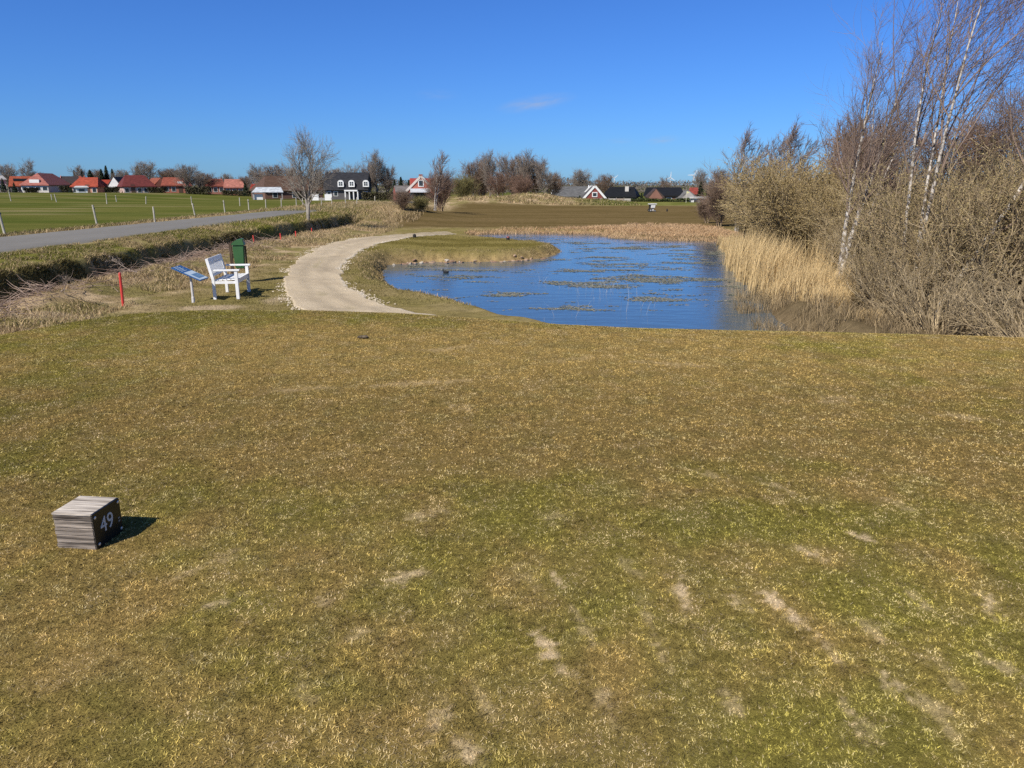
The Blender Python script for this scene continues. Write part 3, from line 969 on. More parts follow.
make_tree('birch_tree', 'birch crown showing in the upper right corner of the thicket', 'tree', B, bm_, on(13.6, 18.6), .5, .9)
# smaller birches further back in the row
S = birch_meshes(26, 4.6, 1, (.10, 0), nb=(22, 9, 7), wind=(.3, 0, .1), rbase=.06, tw=.009)
S2 = birch_meshes(27, 5.2, 2, (.08, 0), nb=(20, 8, 7), wind=(.32, 0, .1), rbase=.07, tw=.009)
for (x_, y_, me, s_, lb) in ((12.2, 41, S2, .88, 'small bare birch at the far left end of the thicket row'),
                             (13.5, 41, S, .98, 'small bare birch second from the left end of the thicket row'),
                             (13.0, 36.5, S2, .88, 'bare birch above the left shoulder of the olive willow dome'),
                             (12.7, 31.0, S, 1.04, 'dense bare birch rising right above the olive willow dome')):
    make_tree('birch_tree', lb, 'tree', me, bm_, on(x_, y_), .2, s_)
# brown alders in the background of the thicket
AL = round_meshes(31, 4.2, 2.0, nb=(15, 10, 9), twig=.0065, trunk_r=.07, stems=3, up=.8, spread=.25, ang=.5, wind=(.15, 0, 0))
AL2 = round_meshes(32, 4.4, 2.2, nb=(15, 10, 9), twig=.006, trunk_r=.07, stems=3, up=.8, spread=.3, ang=.5, wind=(.15, 0, 0))
for (x_, y_, me, s_, mt, lb) in ((12.6, 28.5, AL, 1.10, M_browntwig, 'brown bare alder thicket behind the olive willow dome'),
                                 (11.2, 24.5, AL2, .84, M_redtwig, 'reddish brown alder just right of the twin stemmed birch'),
                                 (13.4, 23.5, AL, 1.0, M_redtwig, 'reddish alder behind the tall white birch'),
                                 (15.5, 23.0, AL2, 1.0, M_browntwig, 'brown alder behind the slanting birch')):
    t = thing('alder_tree', lb, 'tree', on(x_, y_), x_)
    t.scale = (s_,) * 3
    tr = put('trunk', me[0].copy(), None, t); tr.data.materials.clear(); tr.data.materials.append(M_greybark)
    cr = put('crown', me[1].copy(), None, t); cr.data.materials.clear(); cr.data.materials.append(mt)

# willows
W1 = willow_meshes(41, 3.05, 2.2, 100, (13, 8), 7, .032, dome=True, catc=((.33, .25, .105), (.52, .41, .21)), twig=.0045)
W2 = willow_meshes(42, 2.9, 1.8, 38, (8, 5), 6, .028, catc=((.29, .235, .10), (.57, .46, .24)), twig=.0055, thick=1.4)
W3 = willow_meshes(43, 2.7, 2.0, 36, (8, 5), 6, .028, catc=((.27, .21, .095), (.53, .425, .225)), twig=.0055, thick=1.4)
W4 = willow_meshes(44, 1.25, 1.3, 60, (4, 3), 2, .024, droop=.25, catc=((.30, .23, .12), (.50, .40, .24)), inner=.45, twig=.0045, thick=2.2)
wm = (M_wilstem, M_wilstem, M_catkin)
M_rod = noise_mat('bare_rods', (.14, .105, .06), (.50, .39, .24), scale=2.5)
wm4 = (M_rod, M_rod, M_catkin)
GW = None
for (x_, y_, me, s_, rz, lb) in (
        (9.75, 25.6, W1, (1.12, 1.1, 1.05), 0, 'olive gold willow dome, the leftmost big shrub above the reeds'),
        (10.9, 29.5, W1, (1.0, 1.0, .92), 2.1, 'olive willow shrub at the far left back of the dome'),
        (10.6, 22.6, W1, (.8, .8, .80), 4.0, 'olive willow shrub between the dome and the twin stemmed birch'),
        (11.6, 35.5, W1, (.75, .75, .62), 1.0, 'small olive shrub at the far pond corner'),
        (8.85, 16.2, W2, (.9, .9, .92), 0, 'grey green willow right of the twin stemmed birch foot'),
        (8.9, 18.6, W3, (.7, .7, .66), 2.2, 'small grey willow at the foot of the twin stemmed birch behind the reeds'),
        (7.75, 15.3, W3, (.55, .55, .55), 3.1, 'low sprawling willow at the right end of the reeds'),
        (9.4, 15.2, W3, (1.0, 1.0, .94), 1, 'grey willow in front of the tall birch trunk'),
        (10.9, 14.9, W2, (1.05, 1.05, .92), 2.5, 'grey green willow below the slanting birch trunk'),
        (12.3, 15.2, W3, (1.1, 1.1, 1.05), 3.6, 'grey willow filling the right edge of the thicket'),
        (10.0, 17.4, W3, (.95, .95, .96), 5, 'grey willow in the second row behind the twin stemmed birch'),
        (11.8, 17.6, W2, (1.1, 1.1, 1.02), .7, 'tall grey green willow in the second row under the birch crowns'),
        (13.9, 16.6, W2, (1.0, 1.0, 1.04), 1.7, 'tall willow at the outermost right of the second row')):
    make_shrub(lb, me, wm, on(x_, y_, -.08), rz, s_, GW)
for (x_, y_, s_, rz, lb) in ((7.9, 14.3, .95, 2, 'low pale brush between the reeds and the grey willows'), (7.6, 12.9, .8, 0, 'low tangle of bare willow rods beside the dark water corner'),
                             (8.4, 11.6, .95, 1.5, 'low grey brush at the tee edge under the left willow'),
                             (9.5, 11.9, 1.05, 3.2, 'low grey brush at the tee edge under the middle willow'),
                             (8.0, 10.4, .75, 4.4, 'low brush of bare rods nearest to the tee at the right edge'),
                             (10.7, 12.2, 1.1, 5.1, 'low grey brush at the tee edge under the right willow')):
    make_shrub(lb, W4, wm4, on(x_, y_, -.05), rz, s_, None, 'brush', 'brush')


# ------------------------------------------------------------------ things near the viewer
M_weathered = noise_mat('weathered_wood', (.045, .036, .03), (.36, .305, .255), scale=9, stretch=(.35, 5, 5), rough=.9, detail=7, bump=.7, ramp=(.30, .64), bscale=14)
M_endcrack = noise_mat('weathered_top', (.13, .105, .085), (.64, .57, .49), scale=8, stretch=(.4, 4, 4), rough=.9, detail=7, bump=.6, ramp=(.30, .62), bscale=12)
M_plate = paint('black_plate', (.012, .012, .012), rough=.35, var=.3, scale=20)
M_letter = paint('pale_lettering', (.62, .62, .60), rough=.6, var=.06)
M_steel = paint('bright_steel', (.72, .70, .66), rough=.35, var=.1, metallic=.6)


def text_mesh(body, size, depth):
    cu = bpy.data.curves.new('txt', 'FONT'); cu.body = body; cu.size = size; cu.extrude = depth; cu.align_x = 'CENTER'; cu.align_y = 'CENTER'
    cu.resolution_u = 4
    ob = bpy.data.objects.new('txt', cu); COL.objects.link(ob)
    dg = bpy.context.evaluated_depsgraph_get()
    me = bpy.data.meshes.new_from_object(ob.evaluated_get(dg))
    bpy.data.objects.remove(ob); bpy.data.curves.remove(cu)
    return me


def text_on(name, body, size, mat, parent, loc, rot, sx=1.0):
    me = text_mesh(body, size, .0012)
    o = put(name, me, mat, parent, loc, rot); o.scale = (sx, 1, 1)
    return o


# tee marker: a block of weathered boards with a black plate on its right face
tm_ = thing('tee_marker', 'weathered grey wooden tee marker cube with black 49 plate on the mown turf', 'tee marker', (-2.035, 3.245, -.004), radians(-6))
m = MB()
zz = [0, .034, .075, .112, .150, .176]
for k in range(5):
    j = .0015 * (k % 2)
    m.box(-.090 + j, .104 - j, -.098 + j, .098 - j, zz[k] + .0012, zz[k + 1] - .0012)
m.build('block', M_weathered, tm_, bevel=.003)
m = MB(); m.box(-.092, .106, -.1, .1, .1765, .187); m.build('top_board', M_endcrack, tm_, bevel=.003)
pl = MB().box(.1065, .1125, -.099, .099, .012, .186).build('plate', M_plate, tm_, bevel=.001)
text_on('number', '49', .108, M_letter, pl, (.1133, -.010, .105), (pi / 2, 0, pi / 2), .92)
d = MB()
for (y_, z_) in ((.078, .075), (.078, .090)):
    d.box(.1128, .1140, y_ - .006, y_ + .006, z_ - .004, z_ + .004)
d.build('small_mark', paint('dull_print', (.28, .28, .27), var=.1), pl)
for (y_, z_) in ((-.086, .165), (-.082, .030), (.086, .168), (.086, .030)):
    R = Matrix.Translation((.1128, y_, z_)) @ Matrix.Rotation(pi / 2, 4, 'Y')
    MB().lathe([(.008, 0), (.0078, .002), (.005, .0036), (.0005, .0042)], 14, R).build('screw', M_steel, pl, smooth=True)

# a lump of earth on the turf
bm = bmesh.new(); bmesh.ops.create_icosphere(bm, subdivisions=3, radius=1)
for v in bm.verts:
    n_ = .75 + .5 * float(fbm(np.array([v.co.x * 2 + 5]), np.array([v.co.y * 2 + v.co.z]), 7, 3)[0])
    v.co = Vector((v.co.x * .062 * n_, v.co.y * .04 * n_, v.co.z * .020 * n_))
me = bpy.data.meshes.new('turf_clod'); bm.to_mesh(me); bm.free()
x_, y_ = gp(363, 338, 0)
o = put('turf_clod', me, noise_mat('dark_earth', (.03, .024, .016), (.17, .13, .085), scale=30), None, (x_, y_, hz(x_, y_) + .016))
tag(o, 'small dark lump of turf lying on the mown tee below the path', 'turf clod')

# bench
M_white = noise_mat('white_bench_paint', (.72, .72, .71), (.82, .82, .81), scale=9, rough=.45, spec=.4)
bx_, by_ = -5.74, 15.18
bn = thing('garden_bench', 'white painted wooden garden bench with armrests facing the gravel path', 'bench', (bx_, by_, hz(bx_, by_) - .01), radians(8))
bn.scale = (.88, .88, .90)
hw = .60
for s in (-1, 1):
    m = MB(); m.box(-.29, -.225, s * hw - .03, s * hw + .03, 0, .43)
    m.build('leg', M_white, bn, bevel=.004)
    m = MB(); m.box(.21, .28, s * hw - .032, s * hw + .032, 0, .615); m.build('leg', M_white, bn, bevel=.004)
    m = MB(); m.box(-.225, .33, s * hw - .045, s * hw + .045, .617, .655); m.build('armrest', M_white, bn, bevel=.006)
seat = MB()
for k in range(6):
    x0 = -.235 + k * .089; seat.box(x0, x0 + .074, -hw - .005 + .035, hw + .005 - .035, .425 - .004 * (5 - k), .447 - .004 * (5 - k))
seat.build('seat', M_white, bn, bevel=.003)
m = MB(); m.box(.225, .262, -hw + .034, hw - .034, .34, .419); m.build('front_rail', M_white, bn, bevel=.003)
for s in (-1, 1): MB().box(-.224, .209, s * hw - .02, s * hw + .02, .345, .40).build('side_rail', M_white, bn)
bk = MB()
R = Matrix.Translation((-.257, 0, .431)) @ Matrix.Rotation(radians(-12), 4, 'Y')
for s in (-1, 1): bk.box(-.032, .032, s * hw - .03, s * hw + .03, 0, .47, R)
bk.box(-.022, .022, -hw + .031, hw - .031, .375, .47, R); bk.box(-.018, .018, -hw + .031, hw - .031, .07, .13, R)
for k in range(13):
    yk = -hw + .085 + k * (2 * hw - .17) / 12; bk.box(-.010, .010, yk - .025, yk + .025, .131, .374, R)
bk.build('backrest', M_white, bn, bevel=.003)

# information board on a post
M_boardblue = paint('board_blue', (.03, .10, .26), rough=.35, var=.15, scale=4)
M_boardpale = paint('board_pale', (.50, .60, .68), rough=.4, var=.15, scale=6)
M_boardphoto = noise_mat('board_picture', (.05, .12, .25), (.22, .36, .50), scale=9, rough=.35)
px0, py0 = gp(193.5, 301.5, -.55)
ib = thing('information_board', 'slanted blue information board on a thin pale post left of the bench', 'information board', (px0, py0, hz(px0, py0) - .02), radians(2))
MB().lathe([(.034, 0), (.030, .12), (.024, .14), (.024, .50), (.03, .52)], 14).build('post', paint('galvanised_post', (.55, .53, .52), rough=.5, var=.1), ib, smooth=False)
R = Matrix.Translation((-.02, .02, .595)) @ Matrix.Rotation(radians(25), 4, 'Y')
pn = MB().box(-.28, .30, -.22, .22, -.011, .011, R).build('panel', M_boardblue, ib, bevel=.002)
MB().box(-.04, .285, -.205, .205, .0112, .0135, R).build('map_print', M_boardpale, pn)
MB().box(.07, .23, -.13, .19, .0137, .0155, R).build('picture', M_boardphoto, pn)
t_ = MB()
for k in range(5): t_.box(-.26 + k * .04, -.247 + k * .04, -.18, .05 + .03 * (k % 3), .0112, .0128, R)
t_.build('text_lines', M_boardpale, pn)
MB().box(-.10, .10, -.05, .05, -.04, -.0115, R).build('bracket', M_steel, ib)

# litter bin
M_green = paint('green_plastic', (.045, .125, .045), rough=.45, var=.15)
M_darkpost = noise_mat('dark_post_wood', (.045, .03, .02), (.11, .075, .05), scale=8, stretch=(3, 3, .6))
lx_, ly_ = -6.32, 17.35
lb_ = thing('litter_bin', 'green plastic litter bin with hooded lid beside a dark wooden post', 'litter bin', (lx_, ly_, hz(lx_, ly_) - .02), radians(12))
lb_.scale = (.86, .86, .98)
b_ = MB()
# tapered body
def taper(z0, z1, w0, d0, w1, d1):
    return [(sx * (w0 if z == z0 else w1) / 2, sy * (d0 if z == z0 else d1) / 2, z) for z in (z0, z1) for (sx, sy) in ((-1, -1), (1, -1), (1, 1), (-1, 1))]
Q6 = [(0, 1, 2, 3), (4, 5, 6, 7), (0, 1, 5, 4), (1, 2, 6, 5), (2, 3, 7, 6), (3, 0, 4, 7)]
b_.solid(taper(.36, .90, .235, .22, .30, .28), Q6); b_.build('body', M_green, lb_, bevel=.02)
pr = [(-.165, -.15, .903), (-.165, -.15, .935), (-.12, -.15, .985), (-.03, -.15, 1.03), (.10, -.15, 1.055), (.135, -.15, 1.05), (.135, -.15, 1.0), (.165, -.15, .903)]
MB().poly(pr, (0, .30, 0)).build('lid', M_green, lb_, bevel=.008)
MB().box(.137, .140, -.11, .11, .925, .99).build('opening', M_plate, lb_)
MB().box(-.245, -.175, -.05, .02, 0, .95).build('post', M_darkpost, lb_, bevel=.006)
MB().box(-.174, -.13, -.04, .01, .60, .66).build('bracket', M_darkpost, lb_)
MB().box(.151, .185, -.02, .02, 0, .88).build('post', M_darkpost, lb_, bevel=.004)

# red stakes beside the ditch
M_red = paint('red_paint', (.62, .055, .045), rough=.5, var=.12)
M_redtop = paint('red_paint_worn', (.50, .10, .08), rough=.6, var=.2)


def make_stake():
    o = thing('marker_stake', 'x', 'stake', (0, 0, 0), 0, 'red stakes along the ditch')
    MB().lathe([(.024, -.1), (.024, .60)], 10).build('post', M_red, o)
    MB().lathe([(.0245, .601), (.022, .615), (.008, .622)], 10).build('cap', M_redtop, o)
    return o


stk = make_stake()
for i, (px, pyb, h, lean, lb) in enumerate(((123, 304, 1.0, .04, 'tall red painted stake in the straw, nearest the viewer, left of the blue board'),
                                      (254.5, 246, .50, -.06, 'short red stake just right of the green litter bin'),
                                      (281, 242.5, .38, .05, 'short red stake next after the one by the green bin'),
                                      (296, 239, .36, -.03, 'red stake on the straw bank above the path bend'),
                                      (312, 234, .36, .05, 'farthest red stake on the straw bank'))):
    o = stk if i == 0 else copy_tree(stk)
    x_, y_ = gp(px, pyb, -.5); 
    o.location = (x_, y_, hz(x_, y_)); o.rotation_euler = (lean * .5, lean, i * 1.3); o.scale = (1, 1, h * 1.02); o['label'] = lb

# cut branches lying on the straw bank
M_stick = noise_mat('dead_branch', (.20, .15, .12), (.38, .31, .25), scale=6)
BR = birch_meshes(77, 1.6, 1, (.2, 0), nb=(9, 4, 3), wind=(.1, 0, 0), rbase=.016, tw=.0035)
for i, (px, py, L_, rz, lb) in enumerate(((62, 296, 1.1, 0.4, 'cut pale branch lying at the ditch lip on the far left'), (112, 268, 1.0, 2.6, 'cut branch pile sticking out over the ditch above the red stake'),
                                    (330, 222, 1.6, .9, 'long pale cut branch on the straw bank below the roadside tree'), (138, 276, .9, 4.0, 'heap of cut twigs on the straw right of the tall red stake'))):
    t = thing('cut_branch', lb, 'branch', (0, 0, 0), 0, 'cut branches on the ditch bank')
    x_, y_ = gp(px, py, -.4); t.location = (x_, y_, hz(x_, y_) + .06); t.rotation_euler = (1.35, .1, rz); t.scale = (L_ * .75,) * 3
    a_ = put('limb', BR[0], M_stick, t); b_2 = put('twigs', BR[1], M_stick, t)

# ------------------------------------------------------------------ fences of the pasture
M_post = noise_mat('pale_post_wood', (.30, .275, .225), (.54, .50, .42), scale=5, stretch=(3, 3, .5))


def make_post():
    o = thing('fence_post', 'x', 'fence post', (0, 0, 0), 0, 'pasture fence posts')
    MB().lathe([(.05, -.15), (.047, .98), (.04, 1.0)], 10).build('shaft', M_post, o)
    MB().box(.045, .075, -.02, .02, .78, .84).build('insulator', M_plate, o)
    return o


POSTS = [(5, 235, 25), (97, 225, 19), (155, 222.5, 15), (195, 216, 12), (225, 213, 12), (249, 210, 10), (266, 209.3, 9.5), (281.5, 207.3, 8.6), (303, 207, 7.5), (321.6, 206, 7), (332, 205.3, 7),
         (345.7, 205, 6.4), (357, 205.5, 7), (11, 201, 9), (52, 200, 5.5), (56.5, 202, 7.5), (107, 204, 10), (116.5, 201.5, 6), (146, 204, 7), (192, 205, 8), (240, 206, 5), (375, 201.5, 4.5), (296.5, 206, 6)]
LB = ['leaning pale fence post nearest the viewer at the left photo edge', 'pale fence post standing second nearest beside the road', 'thin fence post third along the road verge', 'fence post fourth along the road verge, slightly leaning left',
      'pale fence post fifth along the road verge, well lit', 'fence post sixth along the road verge', 'fence post in front of the white carport', 'fence post left of the roadside tree trunk', 'fence post close behind the roadside tree trunk',
      'first fence post right of the roadside tree', 'fence post in front of the white low wall of the dark house', 'fence post in front of the white veranda', 'fence post right of the white veranda',
      'far pasture post under the orange roof with solar panels', 'short far pasture post right of the half hipped farmhouse', 'leaning far pasture post right of the half hipped farmhouse', 'far pasture post in front of the white gable',
      'short far pasture post in front of the dark red hip roof', 'far pasture post in front of the dark red hip roof, leaning right', 'far pasture post in front of the big bare village tree', 'tiny far pasture post left of the carport', 'far post at the end of the pasture beside the conifers', 'small far pasture post behind the roadside tree crown']
pst = make_post()
for i, ((px, pb, hpx), lb) in enumerate(zip(POSTS, LB)):
    o = pst if i == 0 else copy_tree(pst)
    zg = 0.0
    for _ in range(6):
        x_, y_ = gp(px, pb, zg); y_ = min(y_, 190); x_ = x_ if y_ < 190 else ux(px, 190); zg = hz(x_, y_)
    hm = hpx / FPX * y_ * 1.01
    o.location = (x_, y_, zg); o.scale = (max(.8, y_ / 85),) * 2 + (max(.7, min(1.25, hm)),)
    o.rotation_euler = (0, {0: -.10, 1: -.08, 3: -.10, 15: -.12, 18: .12}.get(i, RNG.uniform(-.05, .05)), i); o['label'] = lb
    if i in (0, 1, 3, 15, 18): o.rotation_euler[2] = 0


# ------------------------------------------------------------------ houses
def col(c): return tuple(((v / 255) ** 2.2) for v in c)


_mc = {}


def hm_(kind, c):
    key = (kind,) + tuple(c)
    if key not in _mc:
        c = np.array(c, float)
        if kind == 'roof': c = c * .72
        if kind == 'roof': _mc[key] = noise_mat('roof_tiles', tuple(c * .62), tuple(np.minimum(c * 1.25, .9)), scale=1.6, rough=.75, stretch=(1, 1, 3))
        elif kind == 'wall': _mc[key] = noise_mat('wall_finish', tuple(c * .88), tuple(np.minimum(c * 1.1, .9)), scale=1.0, rough=.85)
        else: _mc[key] = paint('trim_paint', tuple(c), rough=.5, var=.06)
    return _mc[key]


M_glass = paint('window_glass', (.03, .04, .05), rough=.08, spec=.6, var=.2)
WHITE = (.74, .74, .72); ORANGE = (.40, .098, .05); PINKRED = (.42, .15, .12); DRED = (.17, .038, .034); BRICK = (.40, .155, .11); DARK = (.028, .03, .036); BLACK = (.012, .013, .016)
GREYR = (.15, .15, .15); PINKB = (.50, .27, .20); BROWN = (.13, .075, .05)


def house(name, label, px, dist, w, d, eave, ridge, yaw=0.0, hip=0.0, along='x', roof=ORANGE, wall=BRICK, wins=3, win_w=1.1, win_h=1.2, gable=None, barge=None,
          chim=None, door=None, zb=None, over=.35, lower=None):
    """w: front width, d: depth, ridge along x (eaves to the viewer) or y (gable to the viewer); hip = share of the ridge cut at each end"""
    x_ = ux(px, dist); z_ = hz(x_, dist) if zb is None else zb
    face = math.atan2(x_, dist)
    t = thing(name, label, 'house', (x_, dist, z_), -face + yaw)
    wl = MB(); wl.box(-w / 2, w / 2, -d / 2, d / 2, -.6, eave)
    if along == 'x': a, b = w / 2, d / 2
    else: a, b = d / 2, w / 2
    rot = Matrix.Identity(4) if along == 'x' else Matrix.Rotation(pi / 2, 4, 'Z')
    ra = a * (1 - hip)
    ea, eb = a + (over if hip > 0 else .02), b + over
    if hip == 0:
        for s in (-1, 1):
            p = [rot @ Vector((s * (a + .03), -b, eave - .05)), rot @ Vector((s * (a + .03), b, eave - .05)), rot @ Vector((s * (a + .03), 0, ridge - .12))]
            wl.poly(p, rot @ Vector((-s * .3, 0, 0)))
    wo = wl.build('wall', hm_('wall', wall), t)
    th = .22
    rf = MB()
    base = [(-ea, -eb, eave - .06), (ea, -eb, eave - .06), (ea, eb, eave - .06), (-ea, eb, eave - .06)]
    low = [(p[0], p[1], p[2] + .002) for p in base]
    top = [(p[0], p[1], p[2] + th) for p in base]
    r0, r1 = (-ra if hip else -ea, 0, ridge), (ra if hip else ea, 0, ridge)
    vs = [rot @ Vector(p) for p in low + top + [r0, r1]]
    rf.solid(vs, [(3, 2, 1, 0), (0, 1, 5, 4), (1, 2, 6, 5), (2, 3, 7, 6), (3, 0, 4, 7), (4, 5, 9, 8), (5, 6, 9), (6, 7, 8, 9), (7, 4, 8)])
    ro = rf.build('roof', hm_('roof', roof), t)
    if barge is not None and hip == 0:
        for s in (-1, 1):
            X_ = s * (a + .10)
            for q in (-1, 1):
                MB().bar(rot @ Vector((X_, q * eb, eave + .05)), rot @ Vector((X_, q * .03, ridge + .05)), .12, .38).build('bargeboard', hm_('trim', barge), ro)
    if chim is not None:
        cx, cy, chh, cc = chim
        MB().box(cx - .35, cx + .35, cy - .35, cy + .35, ridge - 1.6, ridge + chh).build('chimney', hm_('wall', cc), ro)
    ypos = -d / 2
    for k in range(wins):
        cx = -w / 2 + (k + .5) * w / wins
        if door is not None and k == door:
            f = MB().box(cx - .5, cx + .5, ypos - .06, ypos + .02, 0, 2.1).build('door', hm_('trim', (.10, .06, .04)), t)
            continue
        cz = min(1.5, eave - win_h / 2 - .25)
        f = MB().box(cx - win_w / 2, cx + win_w / 2, ypos - .05, ypos + .02, cz - win_h / 2, cz + win_h / 2).build('window', hm_('trim', WHITE), t)
        MB().box(cx - win_w / 2 + .1, cx + win_w / 2 - .1, ypos - .065, ypos - .045, cz - win_h / 2 + .1, cz + win_h / 2 - .1).build('pane', M_glass, f)
    if gable and along == 'y':
        gw_, gh_, gz = gable
        f = MB().box(-gw_ / 2, gw_ / 2, ypos - .12, ypos - .03, gz - gh_ / 2, gz + gh_ / 2).build('window', hm_('trim', WHITE), t)
        MB().box(-gw_ / 2 + .15, gw_ / 2 - .15, ypos - .14, ypos - .115, gz - gh_ / 2 + .15, gz + gh_ / 2 - .15).build('pane', M_glass, f)
    return t, ro


D0 = 215.0
k0 = D0 / FPX * .9659 * .95      # metres per photo pixel at that distance
house('pale_house', 'pale rendered house with flat white eaves cut off by the left photo edge', -1, D0, 13 * k0, 7, 3.4, 4.6, 0, .3, 'x', (.45, .43, .42), (.52, .40, .38), 3)
t, ro = house('orange_house', 'low house with bright orange roof carrying a dark strip of solar panels', 23, D0, 23 * k0, 8.5, 1.6, 4.4, .05, .08, 'x', ORANGE, (.10, .09, .10), 3, chim=None)
sl = math.atan2(4.4 - 1.6, 8.5 / 2 + .35)
R = Matrix.Translation((.2, -2.0, 1.6 + (4.25 + .35 - 2.0) * tan(sl) + .22)) @ Matrix.Rotation(sl, 4, 'X')
MB().box(-2.4, 2.4, -.55, .55, -.05, .06, R).build('solar_panel', M_plate, ro)
# half hipped farmhouse: hip of the roof turned to the viewer
t, ro = house('farmhouse', 'big farmhouse with steep pink red hipped roof end and white window above white walls', 47, D0, 25 * k0, 17, 1.9, 5.2, -.35, .38, 'y', PINKRED, (.62, .58, .55), 4, 1.3, 1.1)
R = Matrix.Translation((0, -17 / 2 + 1.3, 2.9))
dm = MB(); dm.box(-1.2, 1.2, -1.05, 1.6, -.7, .55, R); dm.build('dormer', hm_('trim', WHITE), ro)
house('dark_house', 'dark house with orange ridge standing behind the farmhouse', 74, D0 + 14, 22 * k0, 8, 2.2, 4.6, -.1, 0, 'x', (.06, .045, .045), (.18, .08, .07), 3, chim=(2.0, -.8, .1, (.42, .13, .08)), barge=(.5, .16, .09))
house('orange_hip_house', 'bright orange red roofed bungalow with pink brick gable and white annex', 90, D0 - 6, 24 * k0, 8, 1.5, 4.0, -.35, .28, 'x', (.42, .08, .042), PINKB, 4, door=2)
house('small_annex', 'low white annex with dark garage opening left of the orange bungalow', 81, D0 - 14, 10 * k0, 4, 1.3, 1.75, 0, .1, 'x', WHITE, WHITE, 1, 1.6, .8)
house('red_roof_house', 'house with plain red orange roof between the bungalow and the white gable', 107, D0 + 5, 19 * k0, 8, 1.9, 3.5, 0, 0, 'x', (.42, .06, .03), (.16, .12, .10), 2)
house('white_gable_house', 'narrow house with a bare white gable beside the dark red roof', 120, D0, 12 * k0, 9, 1.7, 4.2, -.3, 0, 'y', (.07, .06, .06), WHITE, 1, .8, .8)
house('dark_red_house', 'wide house with dark red hipped roof and small white windows', 136, D0 - 5, 29 * k0, 10, 1.5, 4.6, .15, .38, 'x', DRED, (.55, .40, .36), 5, door=1)
house('orange_gable_house', 'small house with orange brown gable right of the dark red roof', 157, D0, 14 * k0, 8, 1.8, 4.1, .3, 0, 'y', (.30, .09, .05), (.30, .16, .11), 2)
t, ro = house('dormer_house', 'brick house with reddish roof and a single white dormer', 176, D0 - 2, 26 * k0, 8, 1.9, 4.2, .05, .12, 'x', (.34, .095, .06), BRICK, 4, door=2)
MB().box(.3, 1.6, -3.4, -1.2, 2.2, 3.1).build('dormer', hm_('trim', WHITE), ro)
house('brown_house', 'reddish brown house right of the big bare village tree', 216, D0, 17 * k0, 8, 2.0, 4.1, -.05, .2, 'x', (.27, .085, .06), (.28, .13, .10), 3)
house('pink_roof_house', 'house with faded pink roof and two roof windows', 234, D0 - 5, 18 * k0, 8, 1.9, 4.2, 0, .05, 'x', (.50, .20, .15), BRICK, 3)
house('red_shed', 'low red roofed shed left of the big brown barn', 256, D0 - 10, 10 * k0, 6, 1.6, 3.2, 0, .1, 'x', (.36, .05, .035), (.30, .24, .20), 1)
# barn with carport
t, ro = house('barn', 'big barn with low sweeping brown roof behind the white carport', 286, 178, 13, 14, 1.7, 5.0, .25, .30, 'x', BROWN, (.16, .09, .07), 3)
x_ = ux(267, 162)
cp_ = thing('carport', 'white roofed open carport in front of the brown barn', 'carport', (x_, 162, hz(x_, 162)), .3)
MB().solid([(-3.2, -2.5, 1.5), (3.2, -2.5, 1.5), (3.2, 2.5, 1.6), (-3.2, 2.5, 1.6), (-2.2, -1.0, 2.5), (2.8, -1.0, 2.5), (2.8, 2.4, 2.55), (-2.2, 2.4, 2.55)], Q6).build('roof', hm_('roof', (.62, .66, .70)), cp_)
for (sx, sy) in ((-1, -1), (1, -1), (1, 1), (-1, 1)):
    MB().box(sx * 2.9 - .1, sx * 2.9 + .1, sy * 2.2 - .1, sy * 2.2 + .1, -.3, 1.55).build('post', hm_('trim', (.3, .28, .26)), cp_)
MB().box(-2.8, -1.0, -1.9, -.2, -.1, 1.1).build('white_gate', hm_('trim', WHITE), cp_)
x_ = ux(321, 152)
wb = thing('garden_wall', 'low white garden wall left of the dark gambrel house', 'wall', (x_, 152, hz(x_, 152)), .1)
MB().box(-1.9, -.6, -.15, .15, -.3, 1.25).build('wall_panel', hm_('trim', WHITE), wb); MB().box(.6, 2.0, -.15, .15, -.3, 1.2).build('wall_panel', hm_('trim', WHITE), wb); MB().box(-.59, .59, -.12, .12, -.3, .5).build('wall_panel', hm_('trim', (.3, .28, .26)), wb)
# dark gambrel house
GD = 165.0; x_ = ux(348, GD)
gh_ = thing('gambrel_house', 'tall dark slate house with three arched white dormer windows and white veranda', 'house', (x_, GD, hz(x_, GD)), -math.atan2(x_, GD) - .12)
kk = GD / FPX * .9659 * 1.03
W_ = 40 * kk
MB().box(-W_ / 2, W_ / 2, -3.6, 4.0, -.5, 2.1).build('wall', hm_('wall', (.10, .095, .10)), gh_)
pr = [(-W_ / 2 - .2, -4.1, 1.95), (-W_ / 2 - .2, -3.3, 4.1), (-W_ / 2 - .2, 0, 5.6), (-W_ / 2 - .2, 3.6, 4.1), (-W_ / 2 - .2, 4.5, 1.95)]
gr_ = MB().poly(pr, (W_ + .4, 0, 0)).build('roof', hm_('roof', (.036, .036, .042)), gh_)
MB().box(-3.0, -2.4, -.3, .3, 5.0, 6.1).build('chimney', hm_('wall', (.09, .08, .08)), gr_)
for cx in (-1.0, 1.25, 4.2):
    pts = [(cx - .62, -4.25, 2.6), (cx + .62, -4.25, 2.6), (cx + .62, -4.25, 3.5)] + [(cx + .62 * cos(a), -4.25, 3.5 + .5 * sin(a)) for a in np.linspace(.3, pi - .3, 6)] + [(cx - .62, -4.25, 3.5)]
    f = MB().poly(pts, (0, 1.4, 0)).build('dormer', hm_('trim', WHITE), gr_)
    pn_ = MB()
    for (u0, v0) in ((-.38, 2.85), (.05, 2.85), (-.38, 3.27), (.05, 3.27)): pn_.box(cx + u0, cx + u0 + .33, -4.275, -4.24, v0, v0 + .34)
    pn_.build('pane', M_glass, f)
